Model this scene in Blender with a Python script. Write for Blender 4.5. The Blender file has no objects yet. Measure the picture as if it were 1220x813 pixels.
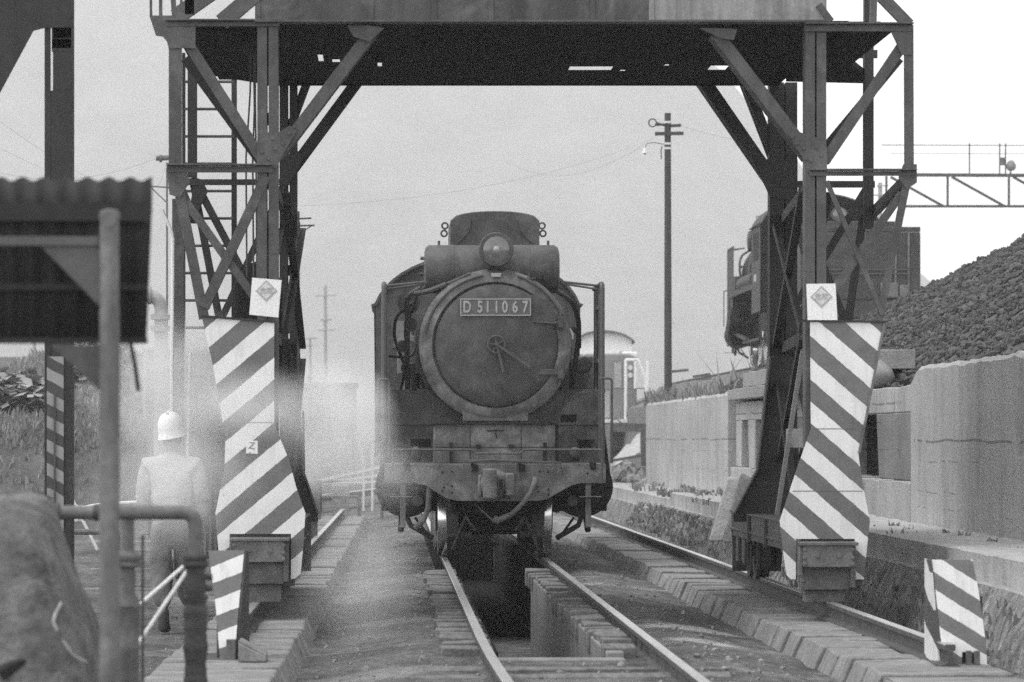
import bpy, bmesh, math, random
from math import radians as R, sin, cos, pi
from mathutils import Vector, Matrix, noise
random.seed(7)
S = bpy.context.scene
COL = S.collection
F = 4575.0          # focal length of the lens in photo pixels
VX, VY = 465.0, 522.0
H = 1.35            # eye height

def W(px, py, Y):
    "real-world point at distance Y that the photograph shows at px, py"
    return Vector(((px - VX) * Y / F, Y, H - (py - VY) * Y / F))
def wx(px, Y): return (px - VX) * Y / F
def wz(py, Y): return H - (py - VY) * Y / F

# ------------------------------------------------------------ mesh builder
class MB:
    def __init__(s): s.v = []; s.f = []; s.m = []
    def add(s, vs, fs, mi=0):
        o = len(s.v); s.v += [tuple(v) for v in vs]
        for f in fs: s.f.append(tuple(i + o for i in f)); s.m.append(mi)
        return s
    def box(s, c, d, rot=None, mi=0):
        vs = []
        for x in (-.5, .5):
            for y in (-.5, .5):
                for z in (-.5, .5):
                    v = Vector((x * d[0], y * d[1], z * d[2]))
                    if rot is not None: v = rot @ v
                    vs.append(v + Vector(c))
        return s.add(vs, [(0, 1, 3, 2), (4, 6, 7, 5), (0, 4, 5, 1), (2, 3, 7, 6), (0, 2, 6, 4), (1, 5, 7, 3)], mi)
    def bx(s, x0, x1, y0, y1, z0, z1, mi=0):
        return s.box(((x0 + x1) / 2, (y0 + y1) / 2, (z0 + z1) / 2), (abs(x1 - x0), abs(y1 - y0), abs(z1 - z0)), None, mi)
    def bar(s, p0, p1, w, h, up=(0, 1, 0), mi=0):
        p0, p1 = Vector(p0), Vector(p1); d = p1 - p0; L = d.length; d.normalize()
        u = Vector(up); u = u - d * u.dot(d)
        if u.length < 1e-5: u = Vector((1, 0, 0)) - d * d.x
        u.normalize(); sd = d.cross(u)
        M = Matrix((sd, d, u)).transposed()
        return s.box((p0 + p1) / 2, (w, L, h), M, mi)
    def angle(s, p0, p1, w, t, up=(0, 1, 0), flip=1):
        "an L-section bar: flange facing -up and a leg"
        p0, p1 = Vector(p0), Vector(p1); d = (p1 - p0).normalized()
        u = Vector(up); u = (u - d * u.dot(d)).normalized(); sd = d.cross(u)
        s.bar(p0, p1, w, t, up)
        o = sd * (w / 2 - t / 2) * flip + u * (w / 2)
        return s.bar(p0 + o, p1 + o, t, w - t * 1.02, up)
    def tube(s, pts, r, n=8, mi=0, closed=False):
        pts = [Vector(p) for p in pts]; k = len(pts)
        rs = r if isinstance(r, (list, tuple)) else [r] * k
        vs = []; fs = []; u = None
        for i, p in enumerate(pts):
            a = pts[(i - 1) % k] if (i > 0 or closed) else p
            b = pts[(i + 1) % k] if (i < k - 1 or closed) else p
            t = (b - a).normalized()
            if u is None:
                u = Vector((0, 0, 1)) if abs(t.z) < .9 else Vector((1, 0, 0))
            u = u - t * u.dot(t)
            if u.length < 1e-5: u = Vector((.3, .5, .8)) - t * t.dot(Vector((.3, .5, .8)))
            u.normalize(); w = t.cross(u)
            for j in range(n):
                q = 2 * pi * j / n
                vs.append(p + (u * cos(q) + w * sin(q)) * rs[i])
        for i in range(k if closed else k - 1):
            i2 = (i + 1) % k
            for j in range(n):
                j2 = (j + 1) % n
                fs.append((i * n + j, i * n + j2, i2 * n + j2, i2 * n + j))
        if not closed:
            fs.append(tuple(range(n))[::-1]); fs.append(tuple((k - 1) * n + j for j in range(n)))
        return s.add(vs, fs, mi)
    def lathe(s, prof, c, ax, n=32, mi=0):
        "prof: list of (radius, distance along axis)"
        ax = Vector(ax).normalized(); c = Vector(c)
        u = Vector((0, 0, 1)) if abs(ax.z) < .9 else Vector((1, 0, 0))
        u = (u - ax * u.dot(ax)).normalized(); w = ax.cross(u)
        vs = []; fs = []; rings = []
        for r, t in prof:
            if r < 1e-6:
                rings.append([len(vs)]); vs.append(c + ax * t)
            else:
                b = len(vs); rings.append(list(range(b, b + n)))
                for j in range(n):
                    q = 2 * pi * j / n
                    vs.append(c + ax * t + (u * cos(q) + w * sin(q)) * r)
        for a, b in zip(rings, rings[1:]):
            for j in range(n):
                j2 = (j + 1) % n
                if len(a) == 1 and len(b) == 1: continue
                if len(a) == 1: fs.append((a[0], b[j2], b[j]))
                elif len(b) == 1: fs.append((a[j], a[j2], b[0]))
                else: fs.append((a[j], a[j2], b[j2], b[j]))
        if len(rings[0]) > 1: fs.append(tuple(rings[0])[::-1])
        if len(rings[-1]) > 1: fs.append(tuple(rings[-1]))
        return s.add(vs, fs, mi)
    def cyl(s, p0, p1, r0, r1=None, n=24, mi=0):
        p0, p1 = Vector(p0), Vector(p1)
        return s.lathe([(r0, 0), (r0 if r1 is None else r1, (p1 - p0).length)], p0, p1 - p0, n, mi)
    def prism(s, poly, a0, a1, axis='y', mi=0):
        def P(p, a):
            if axis == 'y': return (p[0], a, p[1])
            if axis == 'x': return (a, p[0], p[1])
            return (p[0], p[1], a)
        n = len(poly); vs = [P(p, a0) for p in poly] + [P(p, a1) for p in poly]
        fs = [tuple(range(n)), tuple(range(2 * n - 1, n - 1, -1))]
        fs += [(i, (i + 1) % n, n + (i + 1) % n, n + i) for i in range(n)]
        return s.add(vs, fs, mi)
    def build(s, name, mats, parent=None, bev=0, smooth=True, sub=None, off=None, recalc=True):
        me = bpy.data.meshes.new(name)
        o_ = Vector((0, 0, 0))
        if parent is not None and off is None:
            p = parent
            while p is not None: o_ += p.location; p = p.parent
        elif off is not None: o_ = Vector(off)
        me.from_pydata([tuple(Vector(v) - o_) for v in s.v], [], s.f)
        if not isinstance(mats, (list, tuple)): mats = [mats]
        for m in mats: me.materials.append(m)
        me.polygons.foreach_set('material_index', s.m)
        if recalc:
            bm = bmesh.new(); bm.from_mesh(me)
            bmesh.ops.recalc_face_normals(bm, faces=bm.faces); bm.to_mesh(me); bm.free()
        if smooth:
            me.polygons.foreach_set('use_smooth', [True] * len(me.polygons))
            me.set_sharp_from_angle(angle=R(38))
        o = bpy.data.objects.new(name, me); COL.objects.link(o)
        if parent is not None: o.parent = parent
        elif off is not None: o.location = off
        if bev:
            b = o.modifiers.new('bevel', 'BEVEL'); b.width = bev; b.segments = 2; b.limit_method = 'ANGLE'
        return o

def tag(o, label=None, cat=None, group=None, kind=None):
    if label: o['label'] = label
    if cat: o['category'] = cat
    if group: o['group'] = group
    if kind: o['kind'] = kind
    return o
def thing(name, label, cat, loc=(0, 0, 0), rz=0, group=None):
    o = bpy.data.objects.new(name, None); COL.objects.link(o); o.empty_display_size = .2
    o.location = loc; o.rotation_euler = (0, 0, rz)
    return tag(o, label, cat, group)
def copy_tree(o, parent=None, skip=()):
    c = o.copy(); COL.objects.link(c)
    if parent is not None: c.parent = parent
    for ch in list(o.children):
        if ch.name.split('.')[0] in skip: continue
        copy_tree(ch, c, skip)
    return c
def arc(cx, cz, r, a0, a1, n): return [(cx + r * cos(a0 + (a1 - a0) * i / n), cz + r * sin(a0 + (a1 - a0) * i / n)) for i in range(n + 1)]
def bend(pts, r=.06, n=5):
    "round the corners of a polyline"
    pts = [Vector(p) for p in pts]; out = [pts[0]]
    for a, b, c in zip(pts, pts[1:], pts[2:]):
        d0 = (a - b); d1 = (c - b); k = min(r, d0.length * .45, d1.length * .45)
        q0 = b + d0.normalized() * k; q1 = b + d1.normalized() * k
        for i in range(n + 1):
            t = i / n; out.append(q0 * (1 - t) ** 2 + b * 2 * t * (1 - t) + q1 * t * t)
    return out + [pts[-1]]

# ------------------------------------------------------------ materials (a black-and-white world: every colour is a grey)
def nodes(m):
    m.use_nodes = True; nt = m.node_tree; nt.nodes.clear(); return nt
def N(nt, t, **k):
    n = nt.nodes.new(t)
    for a, b in k.items():
        if a.startswith('i_'):
            key = a[2:]; key = int(key) if key.isdigit() else key
            n.inputs[key].default_value = b
        else: setattr(n, a, b)
    return n
def math_(nt, op, a, b=None, c=None, clamp=False):
    n = N(nt, 'ShaderNodeMath', operation=op, use_clamp=clamp)
    for i, v in enumerate((a, b, c)):
        if v is None: continue
        if isinstance(v, (int, float)): n.inputs[i].default_value = v
        else: nt.links.new(v, n.inputs[i])
    return n.outputs[0]
def maprange(nt, v, a, b, c, d):
    n = N(nt, 'ShaderNodeMapRange', i_1=a, i_2=b, i_3=c, i_4=d); nt.links.new(v, n.inputs[0]); return n.outputs[0]
def tex(nt, sc, stretch=(1, 1, 1), detail=6, rough=.6, dist=0.):
    c = N(nt, 'ShaderNodeTexCoord'); mp = N(nt, 'ShaderNodeMapping'); mp.inputs['Scale'].default_value = stretch
    nt.links.new(c.outputs['Object'], mp.inputs[0])
    n = N(nt, 'ShaderNodeTexNoise'); n.inputs['Scale'].default_value = sc; n.inputs['Detail'].default_value = detail
    n.inputs['Roughness'].default_value = rough; n.inputs['Distortion'].default_value = dist
    nt.links.new(mp.outputs[0], n.inputs['Vector'])
    return n.outputs['Fac']
def finish(nt, val, rough, metal=0., bump=None, bs=.3, bd=.01, spec=.5):
    p = N(nt, 'ShaderNodeBsdfPrincipled'); o = N(nt, 'ShaderNodeOutputMaterial')
    c = N(nt, 'ShaderNodeCombineColor')
    for i in range(3): nt.links.new(val, c.inputs[i])
    nt.links.new(c.outputs[0], p.inputs['Base Color'])
    if isinstance(rough, (int, float)): p.inputs['Roughness'].default_value = rough
    else: nt.links.new(rough, p.inputs['Roughness'])
    p.inputs['Metallic'].default_value = metal; p.inputs['Specular IOR Level'].default_value = spec
    if bump is not None:
        b = N(nt, 'ShaderNodeBump'); b.inputs['Strength'].default_value = bs; b.inputs['Distance'].default_value = bd
        nt.links.new(bump, b.inputs['Height']); nt.links.new(b.outputs[0], p.inputs['Normal'])
    nt.links.new(p.outputs[0], o.inputs[0])
    return p
def mat(name, lo, hi, sc=4., stretch=(1, 1, 1), rough=.6, metal=0., fine=60., bs=.25, bd=.004, streak=0., dirt=0., spec=.4):
    "two greys mixed by broad noise, a fine grain, and vertical run-off streaks"
    m = bpy.data.materials.new(name); nt = nodes(m)
    a = tex(nt, sc, stretch, 8, .65); f = tex(nt, fine, (1, 1, 1), 4, .7)
    v = maprange(nt, a, .3, .7, lo, hi)
    g = maprange(nt, f, .2, .8, .72, 1.28)
    v = math_(nt, 'MULTIPLY', v, g)
    if streak:
        st = tex(nt, sc * 4, (1, 1, .06), 5, .7)
        k = maprange(nt, st, .4, .75, 1., 1. - streak); v = math_(nt, 'MULTIPLY', v, k)
    if dirt:
        st = tex(nt, sc * .7 + 1.3, (1, 1, 1), 10, .7, .6)
        k = maprange(nt, st, .48, .66, 0., 1.); d = math_(nt, 'MULTIPLY', k, dirt); v = math_(nt, 'ADD', v, d)
    hgt = math_(nt, 'ADD', f, math_(nt, 'MULTIPLY', a, 1.5))
    finish(nt, v, rough, metal, hgt, bs, bd, spec)
    return m
def stripe_mat(name, slope, period, phase, dark, white, axis='X'):
    "hand-painted hazard stripes running diagonally over the board, with chipped edges and soiling"
    m = bpy.data.materials.new(name); nt = nodes(m)
    c = N(nt, 'ShaderNodeTexCoord'); sp = N(nt, 'ShaderNodeSeparateXYZ'); nt.links.new(c.outputs['Object'], sp.inputs[0])
    t = math_(nt, 'ADD', sp.outputs['Z'], math_(nt, 'MULTIPLY', sp.outputs[axis], slope))
    t = math_(nt, 'ADD', t, phase)
    t = math_(nt, 'ADD', t, math_(nt, 'MULTIPLY', math_(nt, 'SUBTRACT', tex(nt, 9., detail=6, rough=.7), .5), .03))
    t = math_(nt, 'FRACT', math_(nt, 'DIVIDE', t, period))
    k = math_(nt, 'LESS_THAN', t, .5)
    n1 = tex(nt, 5., detail=8, rough=.7); n2 = tex(nt, 70., detail=3); n3 = tex(nt, 14., (1, 1, .1), 6, .7)
    dk = math_(nt, 'MULTIPLY', maprange(nt, n1, .3, .7, dark * .8, dark * 1.25), maprange(nt, n2, .2, .8, .8, 1.2))
    wh = math_(nt, 'MULTIPLY', maprange(nt, n1, .3, .72, white, white * .86), maprange(nt, n2, .2, .8, .95, 1.04))
    wh = math_(nt, 'MULTIPLY', wh, maprange(nt, n3, .5, .8, 1., .72))
    mix = N(nt, 'ShaderNodeMix', data_type='FLOAT'); nt.links.new(k, mix.inputs[0]); nt.links.new(dk, mix.inputs[2]); nt.links.new(wh, mix.inputs[3])
    v = mix.outputs[0]
    ch = tex(nt, 11., detail=10, rough=.75); chip = maprange(nt, ch, .66, .68, 1., .45)
    v = math_(nt, 'MULTIPLY', v, chip)
    finish(nt, v, .55, 0, n2, .15, .002)
    return m

M = {}
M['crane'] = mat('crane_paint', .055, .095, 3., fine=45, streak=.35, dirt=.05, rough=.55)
M['crane_dk'] = mat('crane_dark_grey', .02, .042, 3., fine=40, streak=.3, rough=.7)  # darker crane grey, mainly for rear and inner members
M['girder'] = mat('weathered_girder', .04, .1, 1.6, (1, 1, 1), fine=30, streak=.5, dirt=.07, rough=.6)
M['girder_pale'] = mat('pale_girder', .2, .34, 2.2, fine=30, streak=.55, rough=.6)
M['deck'] = mat('black_deck_and_shade', .008, .018, 4., fine=40, rough=.9, spec=.1)  # near black; also stands in for shade in the pit and trestle openings
M['loco'] = mat('loco_black', .036, .09, 3., fine=45, dirt=.045, rough=.58, streak=.15)
M['loco_lo'] = mat('loco_dusty', .08, .19, 4.5, fine=38, dirt=.1, rough=.75, streak=.3)
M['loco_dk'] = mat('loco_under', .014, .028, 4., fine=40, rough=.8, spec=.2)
M['pipe'] = mat('loco_pipe', .06, .1, 6., fine=60, rough=.45)
M['brass'] = mat('plate_metal', .3, .42, 20., fine=90, rough=.4, metal=.3)
M['plate'] = mat('plate_ground', .1, .13, 10., fine=60, rough=.6)
M['wheel'] = mat('polished_tread', .75, .9, 12., (1, 1, .1), fine=80, rough=.2, metal=1., bs=.05)
M['steel'] = mat('rail_head', .42, .6, 3., (4, .3, 1), fine=60, rough=.35, metal=.7)
M['rust'] = mat('rail_web', .05, .1, 6., fine=70, rough=.8)
M['sleeper'] = mat('sleeper', .13, .27, 4., (1, 3, 1), fine=30, bs=.6, bd=.012, dirt=.09, rough=.9)
M['timber'] = mat('timber', .09, .2, 5., (4, .7, 4), fine=40, bs=.5, bd=.01, rough=.9)
M['white'] = mat('white_board', .82, .88, 5., fine=60, rough=.6, streak=.08)
M['ink'] = mat('faded_ink', .4, .46, 12., fine=70, rough=.7)
M['ink_lt'] = mat('faded_wash', .6, .66, 12., fine=70, rough=.7)
M['ink_dk'] = mat('dark_ink', .25, .32, 12., fine=70, rough=.7)
M['wood'] = mat('pole_wood', .045, .085, 5., (6, 6, .4), fine=40, rough=.9, streak=.3)
M['porc'] = mat('porcelain', .6, .75, 10., fine=50, rough=.3)
M['wire'] = mat('wire', .1, .14, 10., fine=50, rough=.6)
M['wht_paint'] = mat('white_paint', .78, .88, 6., fine=60, rough=.5, streak=.15)
M['diesel'] = mat('diesel_grey', .2, .28, 2., fine=40, rough=.5, streak=.2)
M['glass'] = mat('lamp_glass', .1, .17, 9., fine=30, rough=.12, spec=.8)
M['cast'] = mat('cast_iron', .09, .17, 7., fine=45, bs=.6, bd=.004, rough=.75, dirt=.06)
M['cast_dk'] = mat('cast_iron_dark', .045, .085, 9., fine=45, bs=.8, bd=.006, rough=.85)
M['corr'] = mat('tarred_sheet', .016, .03, 3., fine=40, rough=.75, streak=.3, dirt=.012)
M['pole'] = mat('worn_pole', .11, .2, 4., (3, 3, .8), fine=50, bs=.5, rough=.8, dirt=.08, streak=.2)
M['gusset'] = mat('gusset_plate', .075, .11, 4., fine=50, rough=.6)
M['ash'] = mat('ash_heap', .03, .17, 4.5, (1, 1, .8), fine=22, bs=.9, bd=.03, rough=.95, dirt=.1)
M['coal'] = mat('coal', .018, .085, 9., fine=60, bs=.6, bd=.02, rough=.6, spec=.5)
M['skin'] = mat('skin', .3, .36, 9., fine=90, rough=.5)
M['shirt'] = mat('pale_shirt', .42, .54, 4., (1, 1, .4), fine=90, rough=.85, bs=.5, bd=.01)
M['trous'] = mat('pale_trousers', .12, .2, 6., (1, 1, .6), fine=90, rough=.85, bs=.5, bd=.01)
M['boot'] = mat('boots', .05, .08, 9., fine=90, rough=.6)
M['helmet'] = mat('helmet', .78, .84, 5., fine=50, rough=.35, bs=.02)
M['rubble'] = mat('rubble', .14, .34, 2.5, fine=20, bs=.6, bd=.03, rough=.95)
M['cloth'] = mat('pale_sheet', .3, .46, 4., fine=60, rough=.85)
M['rock'] = mat('broken_concrete', .22, .36, 6., fine=30, bs=.6, bd=.02, rough=.9)
M['haze_pole'] = mat('pale_and_hazed_grey', .32, .42, 6., fine=50, rough=.8)  # pale grey; on far poles and the hut the paleness stands for haze

def concrete(name, lo, hi, plan='x'):
    "board-marked concrete: vertical grain, run-off stains, horizontal pour seams and cracks"
    m = bpy.data.materials.new(name); nt = nodes(m)
    a = tex(nt, 1.1, (1, .14, 1), 8, .65); gr = tex(nt, 9., (1, .3, .07), 6, .7); f = tex(nt, 45., (1, .3, 1), 4)
    v = maprange(nt, a, .3, .7, lo, hi)
    v = math_(nt, 'MULTIPLY', v, maprange(nt, gr, .25, .75, 1.2, .8))
    v = math_(nt, 'MULTIPLY', v, maprange(nt, f, .2, .8, .85, 1.15))
    c = N(nt, 'ShaderNodeTexCoord'); sp = N(nt, 'ShaderNodeSeparateXYZ'); nt.links.new(c.outputs['Object'], sp.inputs[0])
    wob = tex(nt, .27, (1, 1, 0.0), 8, .62)
    brk = tex(nt, .9, (1, 1, 1), 8, .75)
    for z0, amp, wdt, th in ((1.32, .14, .012, .47), (1.12, .1, .006, .55), (.82, .12, .006, .54), (.66, .08, .005, .58)):
        zz = math_(nt, 'SUBTRACT', math_(nt, 'ADD', sp.outputs['Z'], math_(nt, 'MULTIPLY', math_(nt, 'SUBTRACT', wob, .5), amp)), z0)
        ln = math_(nt, 'LESS_THAN', math_(nt, 'ABSOLUTE', zz), wdt)
        ln = math_(nt, 'MULTIPLY', ln, math_(nt, 'GREATER_THAN', brk, th))
        v = math_(nt, 'MULTIPLY', v, math_(nt, 'SUBTRACT', 1., math_(nt, 'MULTIPLY', ln, .5)))
    st = tex(nt, 5., (1, .3, .12), 8, .7, .4)
    v = math_(nt, 'MULTIPLY', v, maprange(nt, st, .52, .72, 1., .72))
    finish(nt, v, .9, 0, math_(nt, 'ADD', f, math_(nt, 'MULTIPLY', gr, 2.)), .5, .012, .3)
    return m
M['conc'] = concrete('board_marked_concrete', .31, .44)
M['conc_dk'] = concrete('stained_concrete', .15, .27)
# ------------------------------------------------------------ camera, world, light
cam = bpy.data.cameras.new('camera'); co = bpy.data.objects.new('camera', cam); COL.objects.link(co)
co.location = (0, 0, H); co.rotation_euler = (R(90), 0, 0)
cam.sensor_width = 36; cam.lens = F / 1220 * 36
cam.shift_x = (610 - VX) / 1220; cam.shift_y = (VY - 406.5) / 1220
cam.clip_start = .5; cam.clip_end = 6000
cam.dof.use_dof = True; cam.dof.focus_distance = 38; cam.dof.aperture_fstop = 5.6
S.camera = co

SUN_EL, SUN_AZ = 70, 250     # azimuth clockwise from +Y
w = bpy.data.worlds.new('World'); S.world = w; w.use_nodes = True; nt = w.node_tree; nt.nodes.clear()
sky = N(nt, 'ShaderNodeTexSky'); sky.sky_type = 'NISHITA'; sky.sun_disc = False
sky.sun_elevation = R(SUN_EL); sky.sun_rotation = R(SUN_AZ); sky.air_density = 1.0; sky.dust_density = 1.0; sky.ozone_density = 1
bw = N(nt, 'ShaderNodeRGBToBW'); nt.links.new(sky.outputs[0], bw.inputs[0])
bg = N(nt, 'ShaderNodeBackground'); bg.inputs['Strength'].default_value = .15; nt.links.new(bw.outputs[0], bg.inputs[0])
wo = N(nt, 'ShaderNodeOutputWorld'); nt.links.new(bg.outputs[0], wo.inputs[0])
sl = bpy.data.lights.new('sun', 'SUN'); so = bpy.data.objects.new('sun', sl); COL.objects.link(so)
sl.energy = .5; sl.angle = R(40); sl.color = (1, 1, 1)
sd = Vector((sin(R(SUN_AZ)) * cos(R(SUN_EL)), cos(R(SUN_AZ)) * cos(R(SUN_EL)), sin(R(SUN_EL))))
so.rotation_euler = sd.to_track_quat('Z', 'Y').to_euler(); so.location = (0, 0, 60)
S.view_settings.view_transform = 'Standard'; S.view_settings.look = 'None'; S.view_settings.gamma = 1
S.view_settings.use_curve_mapping = False; S.view_settings.exposure = EXPO = 1.6
S.render.engine = 'CYCLES'
cy = S.cycles; cy.use_denoising = False; cy.max_bounces = 6; cy.diffuse_bounces = 3; cy.glossy_bounces = 2
cy.transmission_bounces = 2; cy.volume_bounces = 3; cy.volume_step_rate = 2; cy.volume_max_steps = 128
cy.use_adaptive_sampling = False
S.render.filter_size = 1.7

# ------------------------------------------------------------ the setting: ground, hill, haze
PX0, PX1, PXW0, PXW1 = .72, 1.44, .60, 1.62      # inspection pit between the rails
PY0, PYW, PY1 = 25.6, 39.4, 60.0
def gz(x, y):
    d = abs(x - 1.18)
    z = -.125
    if 1.0 < d: z -= .085 * min(1, (d - 1.0) / .6)
    if x < -2.2: z += .05
    n1 = noise.noise((x * .55, y * .35, 0)); n2 = noise.noise((x * 2.3, y * 1.7, 4)); n3 = noise.noise((x * 7, y * 5, 9))
    z += .014 * n1 + .012 * n2 + .01 * n3
    if y > 95: z += .012 * (y - 95)
    return min(z, .9) if d > .9 or y > 90 else min(z, -.06)
def lines(segs):
    out = []
    for a, b, st in segs:
        n = max(1, round((b - a) / st)); out += [a + (b - a) * i / n for i in range(n)]
    return out + [segs[-1][1]]
xs = lines([(-690, -200, 245), (-200, -20, 30), (-20, -6, 2), (-6, .60, .11), (.60, .72, .06), (.72, 1.44, .12), (1.44, 1.62, .09), (1.62, 7, .11), (7, 20, 2), (20, 200, 30), (200, 890, 345)])
ys = lines([(-30, 14, 11), (14, 25.6, .16), (25.6, 39.4, .2), (39.4, 60, .3), (60, 90, .6), (90, 200, 8), (200, 2660, 246)])
g = MB(); nx = len(xs)
g.v = [(x, y, gz(x, y)) for y in ys for x in xs]
def hole(x0, x1, y0, y1):
    xm, ym = (x0 + x1) / 2, (y0 + y1) / 2
    return (PX0 < xm < PX1 and PY0 < ym < PYW) or (PXW0 < xm < PXW1 and PYW < ym < PY1)
for j in range(len(ys) - 1):
    for i in range(nx - 1):
        if not hole(xs[i], xs[i + 1], ys[j], ys[j + 1]):
            a = j * nx + i; g.f.append((a, a + 1, a + 1 + nx, a + nx)); g.m.append(0)
m = bpy.data.materials.new('packed_ash_ground'); nt = nodes(m)
a1 = tex(nt, .9, (1, .8, 1), 9, .68, .3); a2 = tex(nt, 5., (1, .6, 1), 8, .7); a3 = tex(nt, 38., (1, 1, 1), 5, .75); a4 = tex(nt, .35, (.5, 1.6, 1), 6, .6)
a5 = tex(nt, 3.2, (1, .22, 1), 10, .72, .2); a6 = tex(nt, 13., (1, .3, 1), 8, .75)
v = maprange(nt, a1, .3, .7, .1, .2)
v = math_(nt, 'MULTIPLY', v, maprange(nt, a5, .3, .7, .55, 1.5))
v = math_(nt, 'MULTIPLY', v, maprange(nt, a6, .3, .7, .65, 1.4))
v = math_(nt, 'MULTIPLY', v, maprange(nt, a2, .25, .75, .7, 1.3))
v = math_(nt, 'MULTIPLY', v, maprange(nt, a3, .25, .75, .6, 1.4))
pale = maprange(nt, a4, .56, .66, 0., .2); v = math_(nt, 'ADD', v, math_(nt, 'MULTIPLY', pale, maprange(nt, a2, .35, .6, 0., 1.)))
c = N(nt, 'ShaderNodeTexCoord'); sp = N(nt, 'ShaderNodeSeparateXYZ'); nt.links.new(c.outputs['Object'], sp.inputs[0])
def spill(x0, y0, rx, ry, amt):
    global v
    dx = math_(nt, 'DIVIDE', math_(nt, 'SUBTRACT', sp.outputs['X'], x0), rx); dy = math_(nt, 'DIVIDE', math_(nt, 'SUBTRACT', sp.outputs['Y'], y0), ry)
    d = math_(nt, 'ADD', math_(nt, 'MULTIPLY', dx, dx), math_(nt, 'MULTIPLY', dy, dy))
    d = math_(nt, 'ADD', d, math_(nt, 'MULTIPLY', math_(nt, 'SUBTRACT', a2, .5), 2.2))
    v = math_(nt, 'ADD', v, maprange(nt, d, .55, 1.1, amt, 0.))
spill(2.35, 30.2, .42, .55, .3); spill(2.3, 28.2, .3, .35, .2); spill(.02, 31.4, .45, .5, .18); spill(-.1, 24.6, .5, .6, .12); spill(2.25, 42.2, .28, .5, .22)
spill(1.18, 23.4, .4, 1.1, .07)
finish(nt, v, .95, 0, math_(nt, 'ADD', math_(nt, 'MULTIPLY', a3, .5), math_(nt, 'ADD', a2, a6)), 1., .05, .2)
tag(g.build('ground', m, recalc=False), kind='structure')

# pit lining; black slot puts the dark of the pit into the wall colour
pw = MB(); zt = -.075
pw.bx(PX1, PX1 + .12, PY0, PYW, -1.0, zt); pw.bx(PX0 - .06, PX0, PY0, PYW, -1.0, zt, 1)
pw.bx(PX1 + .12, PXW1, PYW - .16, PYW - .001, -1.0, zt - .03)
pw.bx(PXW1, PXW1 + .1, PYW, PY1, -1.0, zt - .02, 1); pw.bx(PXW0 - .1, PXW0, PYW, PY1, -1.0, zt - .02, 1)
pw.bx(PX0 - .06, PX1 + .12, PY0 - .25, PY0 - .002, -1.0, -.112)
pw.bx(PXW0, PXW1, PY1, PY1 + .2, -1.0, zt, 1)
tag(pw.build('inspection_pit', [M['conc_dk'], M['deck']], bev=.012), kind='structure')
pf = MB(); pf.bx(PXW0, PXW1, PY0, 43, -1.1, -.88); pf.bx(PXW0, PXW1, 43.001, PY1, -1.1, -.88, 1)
tag(pf.build('pit_floor', [M['ash'], M['deck']]), kind='structure')  # floor goes black beneath the locomotive: its shade put into the colour

# hazy mountain
hx = [(-400, -40), (-150, -50), (0, -60), (200, -60), (400, -60), (560, -75), (700, -40), (800, 25), (862, 92), (905, 132), (940, 175), (985, 236), (1050, 290), (1125, 345), (1200, 395), (1320, 440), (1600, 500)]
def ridge(px):
    for (a, b), (c_, d) in zip(hx, hx[1:]):
        if a <= px <= c_: return b + (d - b) * (px - a) / (c_ - a)
    return 500
mh = MB(); YM = 2200; cols = list(range(-400, 1601, 10)); rows = 14
for k in range(rows + 1):
    t = k / rows
    for px in cols:
        top = wz(ridge(px), YM); x = wx(px, YM)
        z = -2 + (top + 2) * t ** 1.15 + (3.5 * noise.noise((x * .05, t * 6, 1)) + 2.2 * noise.noise((x * .2, t * 9, 3))) * (.3 + .7 * t)
        mh.v.append((x, YM - 500 * (1 - t) + 14 * noise.noise((x * .03, t * 4, 7)), z))
nc = len(cols)
for k in range(rows):
    for i in range(nc - 1):
        a = k * nc + i; mh.f.append((a, a + 1, a + 1 + nc, a + nc)); mh.m.append(0)
bk = len(mh.v)
for px in cols: mh.v.append((wx(px, YM), YM + 300, -3))
for i in range(nc - 1):
    a = rows * nc + i; mh.f.append((a, a + 1, bk + i + 1, bk + i)); mh.m.append(0)
M['forest'] = mat('wooded_slope', .04, .16, .02, fine=.1, bs=.3, bd=2., rough=.95)
tag(mh.build('mountain', M['forest']), kind='structure')

hz = MB(); hz.bx(-700, 900, -20, 2700, -6, 330)
m = bpy.data.materials.new('haze'); nt = nodes(m)
pv = N(nt, 'ShaderNodeVolumePrincipled'); pv.inputs['Color'].default_value = (.97, .97, .97, 1); pv.inputs['Density'].default_value = HAZE = .0006
pv.inputs['Anisotropy'].default_value = 0.2
o = N(nt, 'ShaderNodeOutputMaterial'); nt.links.new(pv.outputs[0], o.inputs['Volume'])
tag(hz.build('haze', m, smooth=False), kind='stuff')

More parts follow.
